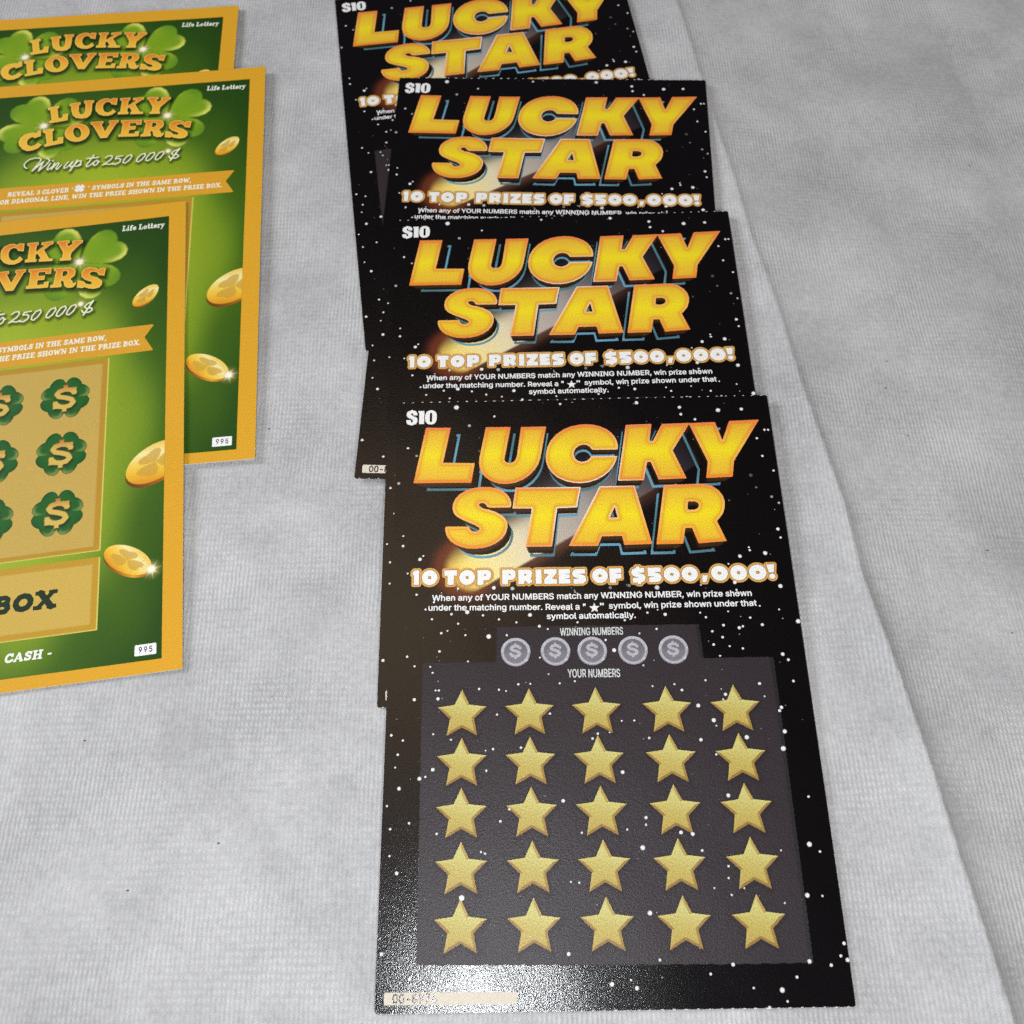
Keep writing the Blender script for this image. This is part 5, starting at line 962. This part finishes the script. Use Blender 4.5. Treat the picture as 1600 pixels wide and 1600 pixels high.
def gtitle_colour(x, y, d):
    best = np.full(len(x), 1e9); t = np.zeros(len(x)); warm = np.zeros(len(x))
    for k, g in enumerate(gout):
        v = g(x, y); m_ = v < best
        t = np.where(m_, np.clip((y - g.box[1]) / (g.box[3] - g.box[1]), 0, 1), t)
        warm = np.where(m_, np.clip(((g.box[0] + g.box[2]) / 2 - XM + 22) / 16, .15, 1), warm); best = np.where(m_, v, best)
    t = t * warm
    c = ramp(t, [(0, (250, 198, 64)), (.35, (246, 186, 56)), (.65, (240, 160, 44)), (1, (228, 124, 38))])
    c = mix3(c, lin((252, 212, 104)), sstep(-.40, -.16, d) * .8)
    return np.concatenate([c, np.ones((len(x), 1))], 1)
me_gtitle = fill('title_lettering', gt, gtitle_colour, res=.14, z=Z(5))
def soft(name, sdf, off, rad, amt, z, res=.3, rgb=(14, 34, 8)):
    mv = warp(sdf, lambda x, y: (x - off[0], y - off[1]), (sdf.box[0] + off[0], sdf.box[1] + off[1], sdf.box[2] + off[0], sdf.box[3] + off[1]))
    def col(x, y, d): return np.concatenate([np.tile(lin(rgb), (len(x), 1)), (amt * sstep(rad, -rad * .3, d))[:, None]], 1)
    return fill(name, mv, col, res=res, level=rad, z=z)
me_gshadow = soft('title_backing', gt, (.3, -.9), 1.5, .72, Z(3))
script = union([sd_line(p, .42 if len(p) > 2 else .52) for p in G['script']])
me_script = fill('win_line', script, const(246, 248, 214), res=.11, z=Z(6))
me_sshadow = soft('win_line_backing', script, (.35, -.75), .9, .5, Z(4), .25)
rb = G['ribbon']
ribbon = sd_poly([(rb[0][0], 103.55), (rb[1][0], rb[1][1]), (rb[2][0], 94.5), (2 * XM - rb[2][0], 94.5), (2 * XM - rb[1][0], rb[1][1]), (2 * XM - rb[0][0], 103.55)])
me_ribbon = fill('ribbon', ribbon, const(226, 166, 44), res=.5, z=Z(3))
rib = [[s, x0, (y0 + y1) / 2, x1, (y0 + y1) / 2, cap] for s, x0, y0, x1, y1, cap in G['rib_txt']]
rib[0][1] -= 0
rib[2] = ['COLUM' + rib[2][0], rib[2][1] - 10.2, rib[2][2], rib[2][3], rib[2][4], rib[2][5]]
SLAB['U'] = (1.04, [('l', .25, [(.24, .9), (.24, .36), (.34, .16), (.54, .11), (.72, .18), (.8, .36), (.8, .9)])] + S(.24, .91, .22) + S(.8, .91, .18))
rt = union([slab_line(r, .06) for r in rib])
me_ribtext = fill('ribbon_text', rt, const(252, 246, 224), res=.11, z=Z(5))
rcx, rcy = G['rib_clover']
me_ribclover = fill('ribbon_clover', union([leaf(rcx, rcy, math.radians(a), 1.65, .74) for a in (40, 130, 220, 310)]), const(250, 246, 240), res=.1, z=Z(5))
# scratch panels
PX1 = -20.95; PX0 = 2 * XM - PX1
def framed(name, y0, y1, band, ftop, fbot, inner, outer_rgb, z):
    o_ = rect_sdf(PX0, y0, PX1, y1)
    def col(x, y, d):
        dx = np.minimum(PX1 - x, x - PX0); dy1 = y1 - y; dy0 = y - y0
        ins = np.minimum(dx - 1.9, np.minimum(dy1 - ftop, dy0 - fbot))
        c = mix3(lin(outer_rgb), lin(inner), sstep(-.12, .12, ins))
        edge = np.minimum(dx, dy0)
        c = mix3(c, lin((224, 210, 104)), sstep(.40, .22, edge))
        return np.concatenate([c, np.ones((len(x), 1))], 1)
    return fill(name, o_, col, res=.24, z=z)
me_gpanel = framed('scratch_panel', 34.2, 93.8, 1.9, 1.85, 1.5, (205, 172, 84), (190, 146, 42), Z(2))
me_gpbox = framed('prize_box', 12.75, 32.5, 1.9, 1.85, 1.8, (212, 178, 82), (198, 154, 44), Z(2))
bw = G['boxw'][0]
bw = ['PRIZE BOX', bw[1] - 26.5, (bw[2] + bw[4]) / 2, bw[3], (bw[2] + bw[4]) / 2, bw[5]]
me_bw = fill('prize_box_text', slab_line(bw, .10), const(26, 46, 24), res=.09, level=.14, z=Z(4))
cs = G['cash'][0]; cs = [cs[0], cs[1], (cs[2] + cs[4]) / 2, cs[3], (cs[2] + cs[4]) / 2, cs[5]]
me_cash = fill('cash_text', slab_line(cs, .12), const(250, 250, 244), res=.11, z=Z(4))
lf = G['life'][0]
me_life = fill('maker_text', slab_line(lf, .08), const(240, 244, 226), res=.09, z=Z(4))
gb = G['box']
me_gbox = fill('serial_label', rect_sdf(-11.65, 4.66, -6.35, 7.5), const(250, 250, 248), res=.3, z=Z(3))
me_g995 = text_mesh('serial_number', [['995', -10.6, 5.42, -7.35, 5.36, 1.45]], (40, 36, 46), Z(5), .035, track=130, res=.08)
def small_clover():
    angs = (42, 138, 222, 318)
    lv = [leaf(0, 0, math.radians(a), 6.5, .95) for a in angs]
    u = union(lv); dl = dollar(0, 0, 7.3, True, .19)
    sh = warp(dl, lambda x, y: (x - .35, y + .8), (-9, -9, 9, 9))
    both = union([u, dl]); both.box = (-9, -9, 9, 9)
    def col(x, y, d):
        c = np.zeros((len(x), 3)); best = np.full(len(x), 1e3)
        for a, l_ in zip(angs, lv):
            ar = math.radians(a)
            s = (x * math.cos(ar) + y * math.sin(ar)) / 6.5; n = (-x * math.sin(ar) + y * math.cos(ar)) / 6.5
            d_ = l_(x, y)
            base = ramp(np.clip(s, 0, 1), [(0, (48, 70, 18)), (.4, (38, 98, 22)), (.8, (20, 94, 26)), (1, (14, 80, 22))])
            low = sstep(-1.5, -.3, d_) * sstep(.1, .55, -n if a in (42, 318) else n)
            base = mix3(base, lin((156, 178, 96)), low * .55 * sstep(.3, .7, s))
            base = mix3(base, lin((14, 62, 28)), sstep(-.32, 0, d_) * .6)
            m_ = d_ < best; c[m_] = base[m_]; best = np.where(m_, d_, best)
        c = mix3(c, lin((24, 34, 12)), sstep(.7, -.5, sh(x, y)) * .75)
        q = dl(x, y)
        g = ramp(np.clip((y + 4.3) / 8.6, 0, 1), [(0, (222, 188, 92)), (.7, (220, 186, 88)), (.88, (208, 150, 70)), (1, (196, 110, 50))])
        c = mix3(c, g, sstep(.08, -.08, q))
        return np.concatenate([c, np.ones((len(x), 1))], 1)
    return fill('clover_symbol', both, col, res=.16, z=0, curved=False)
me_sclover = small_clover()
def gold_coin(c, e1, e2):
    c = np.array(c); u = np.array(e1) - c; v = np.array(e2) - c
    if np.cross(u, v) < 0: u = -u
    if u[0] < 0: u = -u; v = -v if np.cross(u, v) < 0 else v
    th = max(.16 * np.hypot(*v) * 1.6, .6)
    face = sd_ell(c, u, v); side = sd_ell(c + np.array([-.10, -1]) * th * .8, u, v)
    whole = inter(union([face, side]), field_clip)
    Mi = np.linalg.inv(np.array([u, v]).T)
    marks = union([leaf(0, 0, math.radians(a), .66, .95) for a in (95, 210, 330)])
    def col(x, y, d):
        a = Mi[0, 0] * (x - c[0]) + Mi[0, 1] * (y - c[1]); b_ = Mi[1, 0] * (x - c[0]) + Mi[1, 1] * (y - c[1])
        f = face(x, y)
        t = np.clip(.5 + .35 * a + .35 * b_, 0, 1)
        fc = ramp(t, [(0, (226, 150, 30)), (.25, (246, 192, 50)), (.5, (250, 216, 96)), (.72, (254, 240, 170)), (1, (244, 204, 84))])
        fc = mix3(fc, lin((206, 160, 62)), sstep(.03, -.03, marks(a, b_)) * .75)
        sd = ramp(np.clip(.5 + .5 * a, 0, 1), [(0, (112, 66, 18)), (.4, (176, 104, 26)), (.7, (232, 168, 50)), (1, (160, 86, 22))])
        cc = mix3(sd, fc, sstep(.06, -.06, f))
        return np.concatenate([cc, np.ones((len(x), 1))], 1)
    return fill('gold_coin', whole, col, res=.13, z=Z(3))
me_gcoins = [gold_coin(*e) for e in G['coins']]
def sparkle(R):
    def col(x, y, d):
        r = np.hypot(x, y); t = np.arctan2(y, x)
        core = np.exp(-(r / (.30 * R)) ** 2) * 1.3
        ray = np.zeros(len(x))
        for k, ln in enumerate((1, .9, 1, .8, 1, .9, 1, .8)):
            dth = np.abs((t - .2 - k * math.pi / 4 + math.pi) % (2 * math.pi) - math.pi)
            ray = np.maximum(ray, np.exp(-(r * np.sin(np.minimum(dth, 1.57)) / .11) ** 2) * np.clip(1 - r / (R * 1.05 * ln), 0, 1) * (dth < 1.2))
        glow = .35 * np.exp(-(r / (.55 * R)) ** 2)
        a = np.clip(core + ray * .8 + glow, 0, 1) * sstep(R * 1.1, R * .8, r)
        c = mix3(lin((255, 236, 150)), lin((255, 252, 240)), np.clip(core, 0, 1))
        return np.concatenate([c * 1.05, a[:, None]], 1)
    return fill('sparkle', sd_ell((0, 0), (R * 1.1, 0), (0, R * 1.1)), col, res=.14, z=0, curved=False)
me_gcard = card_mesh('card', -GW, 0, 0, GL, T, .25, GOLD, M_PAPER, M_GREEN)

t = thing('scratch_card', 'x', 'scratch card', 'green and gold scratch cards at the left')
add('card', me_gcard, M_GREEN, t)
add('printed_field', me_field, M_GREEN, t)
add('clover_art', me_cl1, M_GREEN, t); add('clover_art', me_cl2, M_GREEN, t)
tl = add('title_lettering', me_gtitle, M_GREEN, t); add('title_backing', me_gshadow, M_GREEN, tl)
wl = add('win_line', me_script, M_GREEN, t); add('win_line_backing', me_sshadow, M_GREEN, wl)
for sx, sy, R in G['sparkles'][:3]:
    o = add('sparkle', sparkle(R * 1.25), M_GREEN, t); lay(o, sx, sy, 10)
r_ = add('ribbon', me_ribbon, M_GREEN, t); add('ribbon_text', me_ribtext, M_GREEN, r_); add('ribbon_clover', me_ribclover, M_GREEN, r_)
p_ = add('scratch_panel', me_gpanel, M_GREEN, t)
for y in (82.0, 64.4, 46.6):
    for x in (-32.63, -50.7, -68.8):
        o = add('clover_symbol', me_sclover, M_GREEN, p_); lay(o, x, y, 7)
b_ = add('prize_box', me_gpbox, M_GREEN, t); add('prize_box_text', me_bw, M_GREEN, b_)
add('cash_text', me_cash, M_GREEN, t)
add('maker_text', me_life, M_GREEN, t)
for k, mc in enumerate(me_gcoins):
    o = add('gold_coin', mc, M_GREEN, t)
    if k == 2:
        sx, sy, R = G['sparkles'][3]
        q = add('sparkle', sparkle(R), M_GREEN, o); lay(q, sx, sy, 10)
s_ = add('serial_label', me_gbox, M_GREEN, t); add('serial_number', me_g995, M_GREEN, s_)
t['label'] = 'front green and gold scratch card, with dollar clover symbols and a prize box visible'
g2 = dup(t); g2['label'] = 'middle green and gold scratch card, partly covered, with the gold ribbon text across it'
g3 = dup(t); g3['label'] = 'rear green and gold scratch card at the top left, only its title strip showing'
pose(t, 'G3', -.30, .85, GL)
pose(g2, 'G2', -.30, .30, GL)
pose(g3, 'G1', -.80, -.45, GL)
